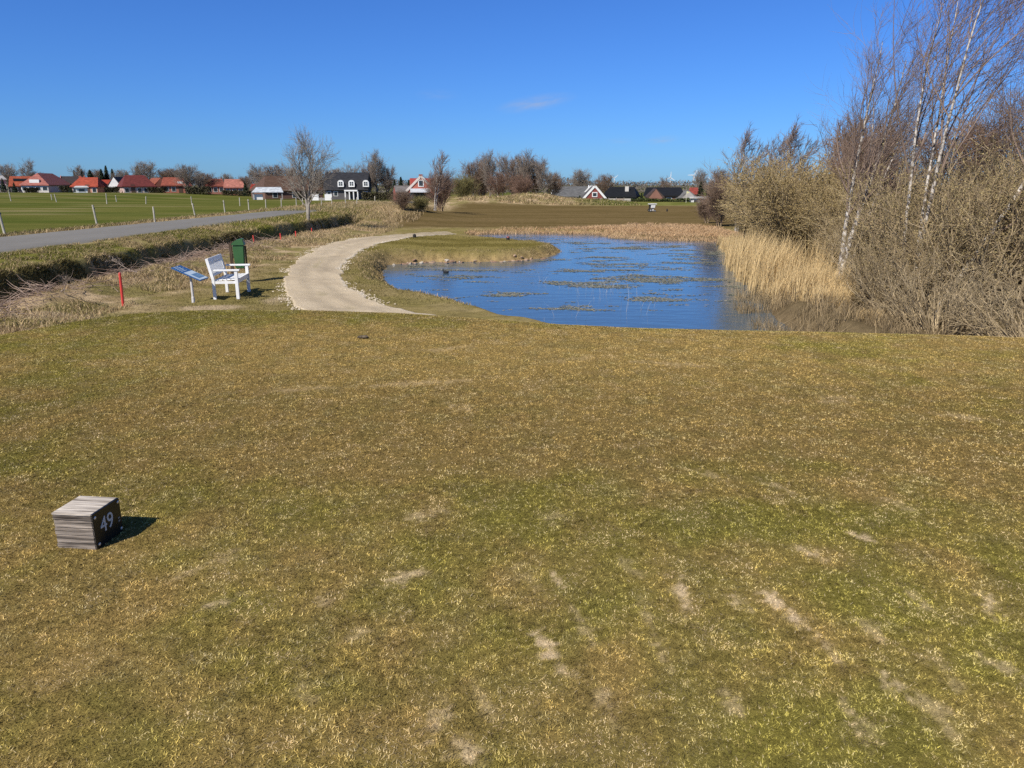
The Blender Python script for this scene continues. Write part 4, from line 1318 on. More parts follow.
vr = MB(); vr.box(-.2, 2.5, -5.4, -3.7, 1.7, 2.0)
for k in range(4): vr.box(-.15 + k * .86, .07 + k * .86, -5.35, -5.15, -.3, 1.69)
vr.build('veranda', hm_('trim', WHITE), gh_)
for cx in (-3.6, -2.2, 4.0):
    f = MB().box(cx - .45, cx + .45, -3.66, -3.58, .7, 1.7).build('window', hm_('trim', WHITE), gh_); MB().box(cx - .35, cx + .35, -3.68, -3.655, .8, 1.6).build('pane', M_glass, f)
# red brick gable house
t, ro = house('brick_gable_house', 'red brick house with white trimmed gable and a white balcony facing the golf course', 421, 140, 24 * 140 / FPX, 9, 1.5, 4.0, .0, 0, 'y', (.36, .07, .055), (.42, .14, .10), 2, barge=(.62, .55, .5), gable=(1.0, 1.2, 2.9), chim=(0, 1.5, .5, (.25, .1, .08)), zb=-.95)
bl = MB(); bl.box(-1.9, 1.6, -5.9, -4.6, 1.35, 1.5); bl.box(-1.9, 1.6, -5.92, -5.84, 1.51, 2.0); bl.build('balcony', hm_('trim', (.66, .68, .72)), t)
MB().box(-2.4, 2.0, -4.58, -4.53, 0, 1.3).build('glass_door', M_glass, t)
t, ro = house('brick_wing', 'long red roofed wing behind the brick gable', 424, 152, 27 * 150 / FPX, 7, 1.5, 3.9, .1, 0, 'x', (.40, .07, .055), (.42, .14, .10), 3, zb=-.95)
house('grey_shed', 'low grey roofed shed left of the brick gable', 402, 138, 15 * 138 / FPX, 5, 1.2, 2.4, .1, 0, 'x', (.22, .20, .19), (.25, .08, .06), 2, .6, .6, zb=-.85)
# right hand group
DR = 150.0; kr = DR / FPX
house('grey_roof_house', 'long grey roofed house with white zigzag trim right of the grove', 571, DR + 4, 34 * kr, 8, 1.0, 3.0, -.08, 0, 'x', GREYR, (.42, .40, .38), 5, barge=WHITE)
house('white_edged_gable_house', 'dark red gable with bright white bargeboards right of the grey roof', 593, DR - 2, 19 * kr, 6, .55, 3.0, .12, 0, 'y', (.12, .11, .11), (.22, .06, .05), 1, .8, .8, barge=WHITE, gable=(1.0, .9, 1.5))
house('left_black_house', 'black roofed house with a pale chimney pipe, left of the two', 622, DR, 29 * kr, 9, 1.0, 2.9, -.1, .18, 'x', BLACK, (.10, .10, .09), 3, chim=(1.2, -2.0, .1, (.5, .47, .43)))
house('right_black_house', 'black roofed house with a low brick gable in front, right of the two', 664, DR + 6, 36 * kr, 9, 1.1, 2.8, .05, .06, 'x', BLACK, (.22, .13, .10), 4)
house('small_brick_gable', 'small brown brick gable in front of the right black roof', 655, DR - 2, 13 * kr, 5, .9, 2.6, .1, 0, 'y', (.09, .06, .05), (.22, .11, .08), 1, .7, .7)
house('grey_gable_house', 'grey roofed low house right of the black roofs', 686, DR + 2, 15 * kr, 7, .7, 2.2, .2, 0, 'y', (.22, .21, .20), (.36, .33, .30), 1)
house('far_red_house', 'small red roof behind the grey gable on the right', 694, DR + 30, 8 * kr * 1.2, 7, 1.2, 2.7, 0, .1, 'x', (.33, .07, .05), BRICK, 1)
house('white_low_hall', 'long low white flat building at the right end of the village', 706, DR - 6, 26 * kr, 5, .9, 1.15, .05, .02, 'x', (.62, .60, .58), (.50, .48, .46), 3, 1, .6)

# garden fence panels in front of the black house
x_ = ux(614, 128)
gf = thing('garden_fence', 'pale garden fence with dark gaps in front of the left black house', 'fence', (x_, 128, hz(x_, 128)), -.1)
for k in range(5):
    MB().box(-3.2 + k * 1.25, -2.15 + k * 1.25, -.05, .05, -.2, .9).build('fence_panel', hm_('trim', (.34, .27, .22) if k % 2 else (.42, .38, .34)), gf)
    MB().box(-3.35 + k * 1.25, -3.21 + k * 1.25, -.07, .07, -.2, 1.0).build('post', hm_('trim', (.3, .26, .22)), gf)

# ------------------------------------------------------------------ village trees
RT = [round_meshes(61, 8, 3.2, nb=(18, 12, 10), twig=.015, trunk_r=.16, trunk_frac=.3, up=.6), round_meshes(62, 8, 3.0, nb=(16, 11, 9), twig=.015, trunk_r=.16, trunk_frac=.2, up=.8, stems=2, spread=.2),
      round_meshes(63, 8, 3.4, nb=(15, 11, 9), twig=.015, trunk_r=.16, trunk_frac=.15, up=.5, stems=3, spread=.3)]
RTM = []
for (tr, cr) in RT:
    RTM.append({})
    for key, mt in (('g', M_greytwig), ('b', M_browntwig), ('r', M_redtwig)):
        a_ = tr.copy(); a_.materials.append(M_greybark); b_2 = cr.copy(); b_2.materials.append(mt); RTM[-1][key] = (a_, b_2)


def bare(name, label, px, dist, hpx, wf, kind, key, rz, zb=None, base=None, group=None):
    x_ = ux(px, dist); z_ = hz(x_, dist) if zb is None else zb
    h = hpx * dist / FPX
    t = thing(name, label, 'tree', (x_, dist, z_ - .1), rz, group)
    s = h / 7.6; t.scale = (s * wf, s * wf, s)
    put('trunk', RTM[kind][key][0], None, t); put('crown', RTM[kind][key][1], None, t)
    return t


V = 'bare trees of the village'
for a in (('bare_tree', 'round bare tree behind the pale house at the left photo edge', 9, 232, 24, 1.0, 2, 'g', 0), ('bare_tree', 'bare tree directly above the orange solar roof', 29, 230, 27, .9, 0, 'g', 1),
          ('bare_tree', 'bare tree above the dark red hipped roof', 148, 235, 26, 1.1, 2, 'g', 2), ('bare_tree', 'big bare tree standing in front of the village between dormer and brown houses', 187, 200, 25, 1.1, 2, 'g', 3),
          ('bare_tree', 'small bare tree right of the big village tree', 199, 205, 19, 1.1, 1, 'g', 4), ('bare_tree', 'bare tree above the red shed', 255, 230, 25, 1.0, 1, 'g', 5),
          ('bare_tree', 'bare tree behind the brown barn roof, left half', 277, 200, 28, 1.1, 2, 'b', 6), ('bare_tree', 'dense brown tree behind the roadside tree', 296, 190, 26, 1.0, 2, 'b', .5),
          ('bare_tree', 'bare tree rising just above the dark gambrel ridge', 354, 200, 28, 1.0, 0, 'g', 1.5), ('bare_tree', 'tall bare tree right of the dark gambrel house', 378, 170, 40, .75, 1, 'g', 2.5),
          ('bare_tree', 'lower bare tree between gambrel house and tall tree', 369, 178, 30, .8, 2, 'b', 3.5), ('bare_tree', 'bare tree behind the conifers left of the brick gable', 388, 172, 28, .8, 2, 'b', 2.0),
          ('bare_tree', 'bare tree behind the grey roofed house', 582, 175, 26, 1.0, 2, 'g', .3), ('bare_tree', 'low brown tree between white gable and black roof', 606, 172, 22, 1.1, 2, 'b', 1.3),
          ('bare_tree', 'small brown tree over the right black roof', 667, 178, 19, .9, 0, 'b', 2.3), ('bare_tree', 'bare tree in front of the wind turbines', 700, 172, 26, .9, 1, 'g', 3.3),
          ('bare_tree', 'bare tree at the right end of the village beside the thicket', 719, 165, 27, 1.0, 2, 'b', 4.3), ('bare_tree', 'low bare tree above the pink roof', 228, 235, 17, 1.0, 2, 'g', 1.1),
          ('bare_tree', 'low bare tree above the orange gable', 166, 235, 20, 1.2, 2, 'b', 5.1), ('bare_tree', 'small bare tree right of the pink roof', 246, 210, 17, .9, 2, 'b', 5.9),
          ('bare_tree', 'low brown tree between the solar roof and the farmhouse', 37, 238, 17, 1.3, 2, 'b', .7), ('bare_tree', 'low bare tree behind the white gable', 124, 240, 19, 1.2, 2, 'g', 1.7),
          ('bare_tree', 'spreading bare tree behind the dormer house roof', 178, 236, 20, 1.5, 2, 'b', 2.2), ('bare_tree', 'bare tree between the big village tree and the brown house', 205, 212, 18, 1.3, 2, 'b', 3.1),
          ('bare_tree', 'low bare tree behind the red orange roof', 97, 243, 19, 1.4, 2, 'b', 4.7), ('bare_tree', 'bare tree between red shed and barn', 264, 205, 22, 1.2, 2, 'g', 5.5),
          ('bare_tree', 'bare tree behind the white garden wall', 322, 178, 24, 1.2, 2, 'b', .2), ('bare_tree', 'low bare tree behind the gambrel house left end', 336, 195, 25, 1.0, 2, 'g', 3.9),
          ('bare_tree', 'small bare tree behind the annex', 82, 240, 22, 1.0, 1, 'g', 2.9)):
    bare(*a, group=V)
G = 'trees of the grove on the mound'
for a in (('grove_tree', 'leftmost brown tree of the grove', 474, 122, 36, .85, 2, 'b', 0), ('grove_tree', 'second tree of the grove from the left, rounded crown', 484, 124, 41, .75, 1, 'b', 1),
          ('grove_tree', 'tall grey tree of the left grove half', 491, 120, 44, .62, 1, 'g', 2), ('grove_tree', 'short reddish tree low in the grove centre left', 497, 116, 27, 1.0, 2, 'r', 3),
          ('grove_tree', 'pale trunked tree in the middle of the grove', 503, 119, 41, .7, 0, 'g', 4), ('grove_tree', 'brown tree right of the grove middle', 513, 123, 41, .8, 2, 'b', 5),
          ('grove_tree', 'reddish shrubby tree low in the grove centre right', 521, 114, 24, 1.1, 2, 'r', 6), ('grove_tree', 'highest grey crown of the right grove half', 526, 120, 44, .8, 1, 'g', .6),
          ('grove_tree', 'broad brown tree of the right grove half', 536, 122, 39, .85, 2, 'b', 1.6), ('grove_tree', 'grey tree with thin crown near the right end of the grove', 546, 119, 35, .8, 0, 'g', 2.6),
          ('grove_tree', 'rightmost low brown tree of the grove', 553, 121, 27, .85, 2, 'b', 3.6), ('grove_tree', 'reddish low tree behind the left grove trunks', 480, 126, 26, 1.1, 2, 'r', 4.4)):
    a = list(a); a[4] *= 1.0
    t = bare(*a, group=G)

# conifers
M_needle = noise_mat('conifer_needles', (.012, .022, .012), (.035, .05, .022), scale=2)


def conifer_mesh(seed, H=6, W=1.5, n=2600):
    rng = np.random.default_rng(seed)
    t = rng.random(n) ** .7; z = H * (.06 + .94 * (1 - t)); r = W * t * (.55 + .45 * rng.random(n)) * (.8 + .2 * np.sin(z * 7))
    a = rng.uniform(0, 2 * pi, n)
    p = np.stack([np.cos(a) * r, np.sin(a) * r, z], 1)
    out = np.stack([np.cos(a), np.sin(a), -.35 + .2 * rng.normal(size=n)], 1); sd_ = np.stack([-np.sin(a), np.cos(a), 0 * a], 1)
    L = .30 * H / 6 * (.6 + .8 * rng.random(n))[:, None]
    q = p + out * L
    Vv = np.stack([p - sd_ * L * .5, p + sd_ * L * .5, q], 1).reshape(-1, 3)
    P0, R0 = walk(np.zeros((1, 3)), np.array([[0, 0, 1.]]), np.array([H * .9]), 6, np.array([.12]), wig=.01, rng=rng)
    return tube_mesh('trunk', [(P0, R0)], [7]), mesh_np('crown', Vv, [np.arange(3 * n).reshape(-1, 3)])


CF = conifer_mesh(70); CF2 = conifer_mesh(71, 5, 2.3, 3200)
for (px, dist, hpx, me, wf, lb) in ((76, 240, 21, CF, .7, 'slim dark conifer left of the round evergreen'), (83.5, 240, 22, CF, .7, 'slim dark conifer touching the round evergreen'), (91.5, 236, 21, CF2, 1.0, 'rounded dark evergreen above the orange bungalow'),
                                  (103, 240, 22, CF, 1.0, 'first conifer of the dark row above the red orange roof'), (108, 242, 25, CF, .9, 'tallest conifer of the dark row above the red orange roof'), (114, 240, 22, CF, 1.0, 'third conifer of the dark row above the red orange roof'),
                                  (139.5, 238, 25, CF, 1.3, 'dark conifer above the dark red hipped roof'), (175, 240, 18, CF, .7, 'small conifer tip above the dormer house'), (228, 238, 16, CF, 1.1, 'dark conifer tip above the pink roof'), (212, 240, 16, CF, .8, 'tiny conifer tip above the brown house'),
                                  (245, 200, 14, CF2, .8, 'dark evergreen bush beside the pink roofed house'), (394.5, 148, 21, CF, .85, 'slim pointed conifer left of the brick gable'), (401, 150, 23, CF, 1.0, 'tall conifer right of the slim pointed one'), (409, 152, 20, CF, 1.1, 'broad conifer touching the red roof'),
                                  (701, 165, 18, CF, 1.2, 'dark conifer in front of the wind turbines'), (708, 160, 13, CF2, .6, 'low dark evergreen right of the turbine conifer'), (642, 156, 9, CF2, .9, 'dark evergreen bush between the two black houses'), (580, 138, 8.5, CF2, .9, 'dark round evergreen in front of the white zigzag trim'),
                                  (14, 205, 10, CF2, .9, 'dark hedge bush in front of the orange solar roof'), (71, 205, 9, CF2, 1.0, 'dark bush between farmhouse and annex'), (3, 204, 14, CF2, .7, 'dark bush at the left photo edge')):
    x_ = ux(px, dist)
    t = thing('conifer', lb, 'tree', (x_, dist, hz(x_, dist) - .1), px, 'evergreens of the village')
    h = hpx * dist / FPX; H0 = 6 if me is CF else 5
    t.scale = (h / H0 * wf,) * 2 + (h / H0,)
    for nm, m_, mt in (('trunk', me[0], M_greybark), ('crown', me[1], M_needle)): put(nm, m_, mt, t)

# hedges along the gardens
M_hedge = noise_mat('hedge', (.05, .045, .025), (.11, .095, .05), scale=1.5)
M_hedgeg = noise_mat('green_hedge', (.035, .05, .015), (.10, .11, .035), scale=1.5)


def hedge_mesh(seed, n=2600):
    rng = np.random.default_rng(seed)
    p = np.stack([rng.uniform(-1, 1, n), rng.uniform(-1, 1, n), rng.random(n) ** .6], 1)
    p[:, 2] *= .65 + .45 * fbm(p[:, 0] * 4 + seed, p[:, 1] * 0, 3, 3)
    d1 = unit(rng.normal(size=(n, 3))); d2 = unit(rng.normal(size=(n, 3)))
    s = np.array([.05, .25, .12])
    Vv = np.stack([p - d1 * s, p + d1 * s, p + d2 * s], 1).reshape(-1, 3)
    return mesh_np('hedge', Vv, [np.arange(3 * n).reshape(-1, 3)])


HG = [hedge_mesh(1), hedge_mesh(2)]
HGM = []
for h_ in HG:
    a_ = h_; a_.materials.append(M_hedge); b_2 = h_.copy(); b_2.materials.clear(); b_2.materials.append(M_hedgeg); HGM.append((a_, b_2))
for i, (px0_, px1_, dist, hpx, g_, lb) in enumerate(((60, 80, 206, 7, 0, 'dark hedge between the farmhouse and the annex'), (106, 118, 205, 6, 0, 'dark hedge under the plain red orange roof'), (148, 165, 205, 6, 0, 'low hedge right of the dark red roofed house'),
                                     (186, 210, 198, 8, 0, 'long hedge below the big bare village tree'), (222, 250, 200, 6, 0, 'hedge between the pink roof and the shed'), (296, 318, 158, 8, 0, 'dark hedge between the barn and the white wall'),
                                     (362, 392, 150, 9, 0, 'dark hedge right of the gambrel house'), (625, 645, 132, 6, 1, 'green hedge in front of the left black house'), (645, 690, 134, 6, 1, 'green hedge in front of the right black house'),
                                     (575, 608, 128, 6, 1, 'green bushes below the white gable'), (25, 36, 205, 5, 0, 'dark hedge under the solar roof'))):
    x0, x1 = ux(px0_, dist), ux(px1_, dist); xc = (x0 + x1) / 2
    o = put('hedge', HGM[i % 2][g_], None, None, (xc, dist, hz(xc, dist) - .1)); o.scale = ((x1 - x0) / 2, 1.0, hpx * dist / FPX)
    tag(o, lb, 'hedge')

# roadside tree with pale forked trunk
RS = round_meshes(86, 4.3, 1.8, nb=(20, 9, 7), twig=.0065, trunk_r=.105, stems=2, trunk_frac=.22, up=1.0, spread=.16, ang=.8, off=.05)
x_, y_ = gp(308, 218, -.08)
t = thing('roadside_tree', 'bare tree with pale forked trunk on the verge beside the road', 'tree', on(x_, y_, -.05)); 
M_pale = noise_mat('pale_bark', (.20, .175, .14), (.38, .34, .29), scale=4)
put('trunk', RS[0], M_pale, t); put('crown', RS[1], noise_mat('pale_twigs', (.20, .17, .14), (.34, .30, .25), scale=.9), t)
t.scale = (.76, .76, .97)

# birch pair and shrubs on the mound left of the fairway
BP = birch_meshes(83, 4.9, 2, (.10, 0), nb=(20, 6, 5), wind=(.3, 0, .1), rbase=.07, tw=.010, spread=.06)
x_ = ux(434, 62); make_tree('birch_tree', 'slim twin birch with white trunks on the mound in front of the brick gable', 'tree', BP, (M_birch, M_twig), on(x_, 62, -.1), 0, .88)
SHB = round_meshes(84, 3.0, 1.9, nb=(16, 8, 7), twig=.010, trunk_r=.06, stems=6, trunk_frac=.05, up=.5, spread=.5, ang=.6)
SHM = {}
for key, mt in (('r', M_redtwig), ('b', M_browntwig), ('o', noise_mat('olive_twigs', (.14, .125, .045), (.24, .21, .09), scale=1))):
    a_ = SHB[0].copy(); a_.materials.append(M_wilstem); b_2 = SHB[1].copy(); b_2.materials.append(mt); SHM[key] = (a_, b_2)
for (px, dist, hpx, wf, key, lb) in ((441, 66, 28, .85, 'r', 'dense reddish brown shrub right of the twin birch'), (403, 57, 14, 1.25, 'b', 'rounded brown shrub at the end of the straw bank'), (421, 58, 11, 1.5, 'o', 'green olive shrub left of the twin birch'),
                                     (464, 110, 19, 1.0, 'o', 'olive green shrub at the left foot of the grove'), (523, 108, 12, 1.3, 'r', 'low red shrub in front of the grove'), (722, 46, 34, .8, 'b', 'low brown shrub at the far pond corner, left of the olive dome'), (709, 50, 20, .9, 'b', 'small straw brown shrub at the edge of the fairway')):
    x_ = ux(px, dist); h = hpx * dist / FPX
    t = thing('shrub', lb, 'shrub', on(x_, dist, -.1), px); s = h / 2.9; t.scale = (s * wf, s * wf, s)
    put('stems', SHM[key][0], None, t); put('twigs', SHM[key][1], None, t)

# ------------------------------------------------------------------ wind turbines far away
M_turb = paint('turbine_white', (.60, .62, .64), rough=.5, var=.03)
for (px, hub_py, dist, a0, lb) in ((614, 178.5, 4200, .9, 'far wind turbine behind the left black roof'), (670, 178, 3600, .05, 'far wind turbine above the right black roof with one blade straight up'),
                                   (693, 176, 3000, .55, 'most visible wind turbine with raised dark blades'), (710, 180.5, 4400, 1.4, 'pale wind turbine nearest the thicket')):
    x_ = ux(px, dist); hub = EYE + (HOR - hub_py) / FPX * dist * 1.0
    hub = max(hub, 20)
    t = thing('wind_turbine', lb, 'wind turbine', (x_, dist, -2), 0, 'wind turbines on the horizon')
    MB().lathe([(2.4, 0), (1.3, hub + 1)], 12).build('tower', M_turb, t)
    MB().box(-1.6, 1.6, -3, 5, hub + .5, hub + 4).build('nacelle', M_turb, t, bevel=.3)
    for k in range(3):
        a = a0 + k * 2 * pi / 3
        dr = Vector((sin(a), 0, cos(a))); sd_ = Vector((cos(a), 0, -sin(a))); c0 = Vector((0, -3.6, hub + 2.2))
        L_ = 24 if dist < 3200 else 26
        MB().poly([c0 + dr * .5 - sd_ * .9, c0 + dr * .5 + sd_ * .9, c0 + dr * L_ * .25 + sd_ * 2.6, c0 + dr * L_ + sd_ * .7, c0 + dr * L_ - sd_ * .6, c0 + dr * L_ * .25 - sd_ * 1.2], (0, .8, 0)).build('blade', M_turb, t)
    MB().lathe([(.3, -1.0), (1.3, -.3), (1.5, .8)], 12, Matrix.Translation((0, -3.6, hub + 2.2)) @ Matrix.Rotation(pi / 2, 4, 'X') @ Matrix.Scale(-1, 4, (0, 0, 1))).build('hub', M_turb, t)

# ------------------------------------------------------------------ small things round the pond and on the fairway
# coot swimming
M_coot = noise_mat('coot_feathers', (.010, .011, .013), (.03, .03, .034), scale=30)
x_, y_ = gp(446, 273, -1.0)
ct = thing('coot', 'small black coot swimming on the blue water in the near bay', 'bird', (x_, y_, -1.0), radians(160))
ct.scale = (.62, .62, .62)
rng = np.random.default_rng(5)
bm = bmesh.new(); bmesh.ops.create_uvsphere(bm, u_segments=20, v_segments=14, radius=1)
for v in bm.verts:
    c_ = v.co.copy(); x0 = c_.x
    v.co = Vector((x0 * .17, c_.y * .085 * (1 - .25 * abs(x0)), .045 + c_.z * .075 + .03 * max(0, -x0 - .3)))
    if x0 > .55 and c_.z > -.3:      # neck and head pulled out of the front of the body
        k = (x0 - .55) / .45; v.co.z += .12 * k; v.co.x = .115 + .05 * k + .04 * (c_.x - .8); v.co.y *= .75
me = bpy.data.meshes.new('body'); bm.to_mesh(me); bm.free()
me.polygons.foreach_set('use_smooth', np.ones(len(me.polygons), bool))
put('body', me, M_coot, ct)
hd = MB(); hd.lathe([(.004, -.034), (.026, -.02), (.034, 0), (.028, .02), (.006, .034)], 14, Matrix.Translation((.165, 0, .185))).build('head', M_coot, ct, smooth=True)
MB().poly([(.190, -.010, .178), (.190, .010, .178), (.228, 0, .172)], (0, 0, .016)).build('beak', paint('coot_beak', (.75, .74, .70), var=.05), ct)

# small dark tee markers on the peninsula
M_dk = paint('dark_rubber', (.02, .018, .016), rough=.6, var=.3)
M_capc = paint('marker_cap', (.25, .05, .04), rough=.5, var=.2)


def post_marker(px, py, cap, lb, zz=-.6, h=.13):
    for _ in range(5): x_, y_ = gp(px, py, zz); zz = hz(x_, y_)
    t = thing('tee_post', lb, 'tee marker', (x_, y_, zz - .02))
    MB().lathe([(.075, 0), (.08, .12), (.07, h)], 12).build('post', M_dk, t)
    MB().lathe([(.072, h + .001), (.06, h + .035), (.015, h + .055)], 12).build('cap', cap, t)


post_marker(414.5, 237.5, M_dk, 'small dark tee post on the peninsula lawn beside the path')
post_marker(508, 240, M_capc, 'small dark tee post with reddish cap near the peninsula tip')

# white golf trolley on the fairway
x_, y_ = gp(652.5, 211.8, -.72); zt = hz(x_, y_)
x_, y_ = gp(652.5, 211.8, zt); zt = hz(x_, y_)
gt_ = thing('golf_trolley', 'white topped golf trolley with dark bag standing alone on the brown fairway', 'golf trolley', (x_, y_, zt), radians(8))
MB().solid(taper(.34, .66, .36, .34, .46, .38), Q6).build('bag', paint('white_bag', (.70, .69, .66), var=.08), gt_, bevel=.03)
MB().box(-.42, .34, -.24, .24, .68, .76).build('canopy', paint('white_canopy', (.72, .71, .68), var=.06), gt_, bevel=.02)
MB().bar((-.28, 0, .1), (-.34, 0, .69), .10).build('frame', M_dk, gt_)
MB().bar((-.02, 0, .08), (.05, 0, .38), .16).build('frame', paint('pale_frame', (.55, .53, .5)), gt_)
for (wx_, wy_, r_) in ((-.26, -.22, .15), (-.26, .22, .15), (.22, 0, .10)):
    wo = MB().lathe([(r_, -.03), (r_, .03)], 20, Matrix.Translation((wx_, wy_, r_)) @ Matrix.Rotation(pi / 2, 4, 'X')).build('wheel', M_dk, gt_)
    MB().lathe([(r_ * .5, -.034), (r_ * .5, .034)], 14, Matrix.Translation((wx_, wy_, r_)) @ Matrix.Rotation(pi / 2, 4, 'X')).build('rim', M_steel, wo)
x_, y_ = gp(667, 211.3, -.72)
post_marker(667, 211.5, M_dk, 'low dark post on the fairway right of the white trolley', -.7, .22)

# flagstick
x_ = ux(687, 104); zt = hz(x_, 104)
fs = thing('flagstick', 'thin pale golf flagstick on the light green behind the fairway', 'flagstick', (x_, 104, zt))
MB().lathe([(.022, -.05), (.018, 1.55)], 8).build('pole', paint('pale_pole', (.62, .60, .45)), fs)
MB().poly([(.02, 0, 1.2), (.02, 0, 1.54), (.26, .03, 1.48), (.42, -.02, 1.37)], (0, .012, 0)).build('flag', paint('pale_flag', (.60, .56, .30)), fs)

# stones of the peninsula shore
M_stone = [noise_mat('shore_stone', tuple(np.array(c) * .7), tuple(np.array(c) * 1.15), scale=14, rough=.9, bump=.4) for c in ((.36, .25, .17), (.46, .40, .33), (.26, .165, .11))]
SM = []
for s in range(4):
    bm = bmesh.new(); bmesh.ops.create_icosphere(bm, subdivisions=2, radius=1); rg = np.random.default_rng(s)
    pl_ = unit(rg.normal(size=(9, 3))); dd = rg.uniform(.55, .9, 9)
    for v in bm.verts:
        c_ = np.array(v.co)
        for q, e in zip(pl_, dd):
            k = c_ @ q
            if k > e: c_ = c_ - q * (k - e)
        v.co = Vector(c_)
    me = bpy.data.meshes.new('shore_stone'); bm.to_mesh(me); bm.free(); SM.append(me)
SMM = [[(lambda q: (q.materials.append(mt), q)[1])(m_.copy()) for mt in M_stone] for m_ in SM]
rg = np.random.default_rng(9)
PS = np.array([(-4.0, 25.55), (-3.5, 26.15), (-2.4, 26.35), (-1.1, 26.4), (0.1, 26.85), (1.2, 27.7)])
for i in range(54):
    t = (rg.random() ** 1.25) * (len(PS) - 1.001); k = int(t); p = PS[k] * (1 - (t - k)) + PS[k + 1] * (t - k)
    x_, y_ = p[0] + rg.normal(0, .06), p[1] + rg.uniform(-.08, .28)
    z_ = max(hz(x_, y_), -1.03)
    o = put('shore_stone', SMM[rg.integers(4)][rg.integers(3)], None, None, (x_, y_, z_ + .02), (rg.uniform(-.3, .3), rg.uniform(-.3, .3), rg.uniform(0, 6)))
    o.scale = (rg.uniform(.05, .13), rg.uniform(.05, .10), rg.uniform(.035, .065))
    tag(o, 'one of the pale and reddish stones lining the peninsula water edge', 'stone', 'stones lining the peninsula water edge')

# broken shells and gravel along the ragged path edges
x_, y_ = [], []
rg = np.random.default_rng(14)
n = 2600
yy = rg.uniform(13.2, 34, n); sd_ = rg.random(n) < .45
xl_ = np.interp(yy, [p[1] for p in PL], [p[0] for p in PL]); xr_ = np.interp(yy, [p[1] for p in PR], [p[0] for p in PR])
xx = np.where(sd_, xl_ - .02, xr_ - .02) + rg.normal(0, .10, n)
kp = fbm(xx * 1.1, yy * 1.1, 120, 3) > .46
xx, yy = xx[kp], yy[kp]; n = len(xx)
s_ = rg.uniform(.006, .026, n) * (1 + .5 * rg.random(n))
base = np.array([(1, 0, 0), (-.5, .87, 0), (-.5, -.87, 0), (0, 0, .8)])
Rz = rg.uniform(0, 6.28, n)
Vv = np.empty((n, 4, 3))
for k in range(4):
    Vv[:, k, 0] = (base[k, 0] * np.cos(Rz) - base[k, 1] * np.sin(Rz)) * s_; Vv[:, k, 1] = (base[k, 0] * np.sin(Rz) + base[k, 1] * np.cos(Rz)) * s_; Vv[:, k, 2] = base[k, 2] * s_ * .9
Vv += np.stack([xx, yy, height(xx, yy) + .012], 1)[:, None]
I = np.arange(4 * n).reshape(n, 4)
c = lc((.38, .31, .22), (.62, .54, .43), rg.random(n))
o = put('path_edge_rubble', mesh_np('path_edge_rubble', Vv.reshape(-1, 3), [I[:, [0, 1, 3]], I[:, [1, 2, 3]], I[:, [2, 0, 3]]], np.repeat(c, 4, 0)), attr_mat('rubble', amp=0, nscale=1))
tag(o, kind='stuff')


# ------------------------------------------------------------------ far woods closing the view behind the village
rng = np.random.default_rng(33)
n = 72000
pxs = rng.uniform(-420, 900, n)
dist = rng.uniform(300, 380, n)
xw = (pxs - 512) / FPX * dist * .966
top = 3.4 + (5.0 * fbm(xw * .035, xw * 0 + 2, 131, 4) ** 1.5) * (1 - .75 * sm(530, 600, pxs)) + 1.5 * fbm(xw * .3, xw * 0, 132, 2)
z = -1.8 + top * rng.random(n)
s_ = rng.uniform(.25, .8, n)
d1 = unit(rng.normal(size=(n, 3))); d2 = unit(rng.normal(size=(n, 3)))
c0 = np.stack([xw, dist, z], 1)
Vv = np.stack([c0 - d1 * s_[:, None] * .35, c0 + d1 * s_[:, None] * .35, c0 + d2 * s_[:, None] * 1.6], 1).reshape(-1, 3)
cc = lc((.10, .085, .075), (.17, .15, .13), fbm(xw * .05, xw * 0, 133, 3)) * (.7 + .6 * rng.random(n))[:, None]
o = put('distant_wood', mesh_np('distant_wood', Vv, [np.arange(3 * n).reshape(-1, 3)], np.repeat(cc, 3, 0)), attr_mat('distant_wood', amp=0, nscale=1))
tag(o, kind='stuff')


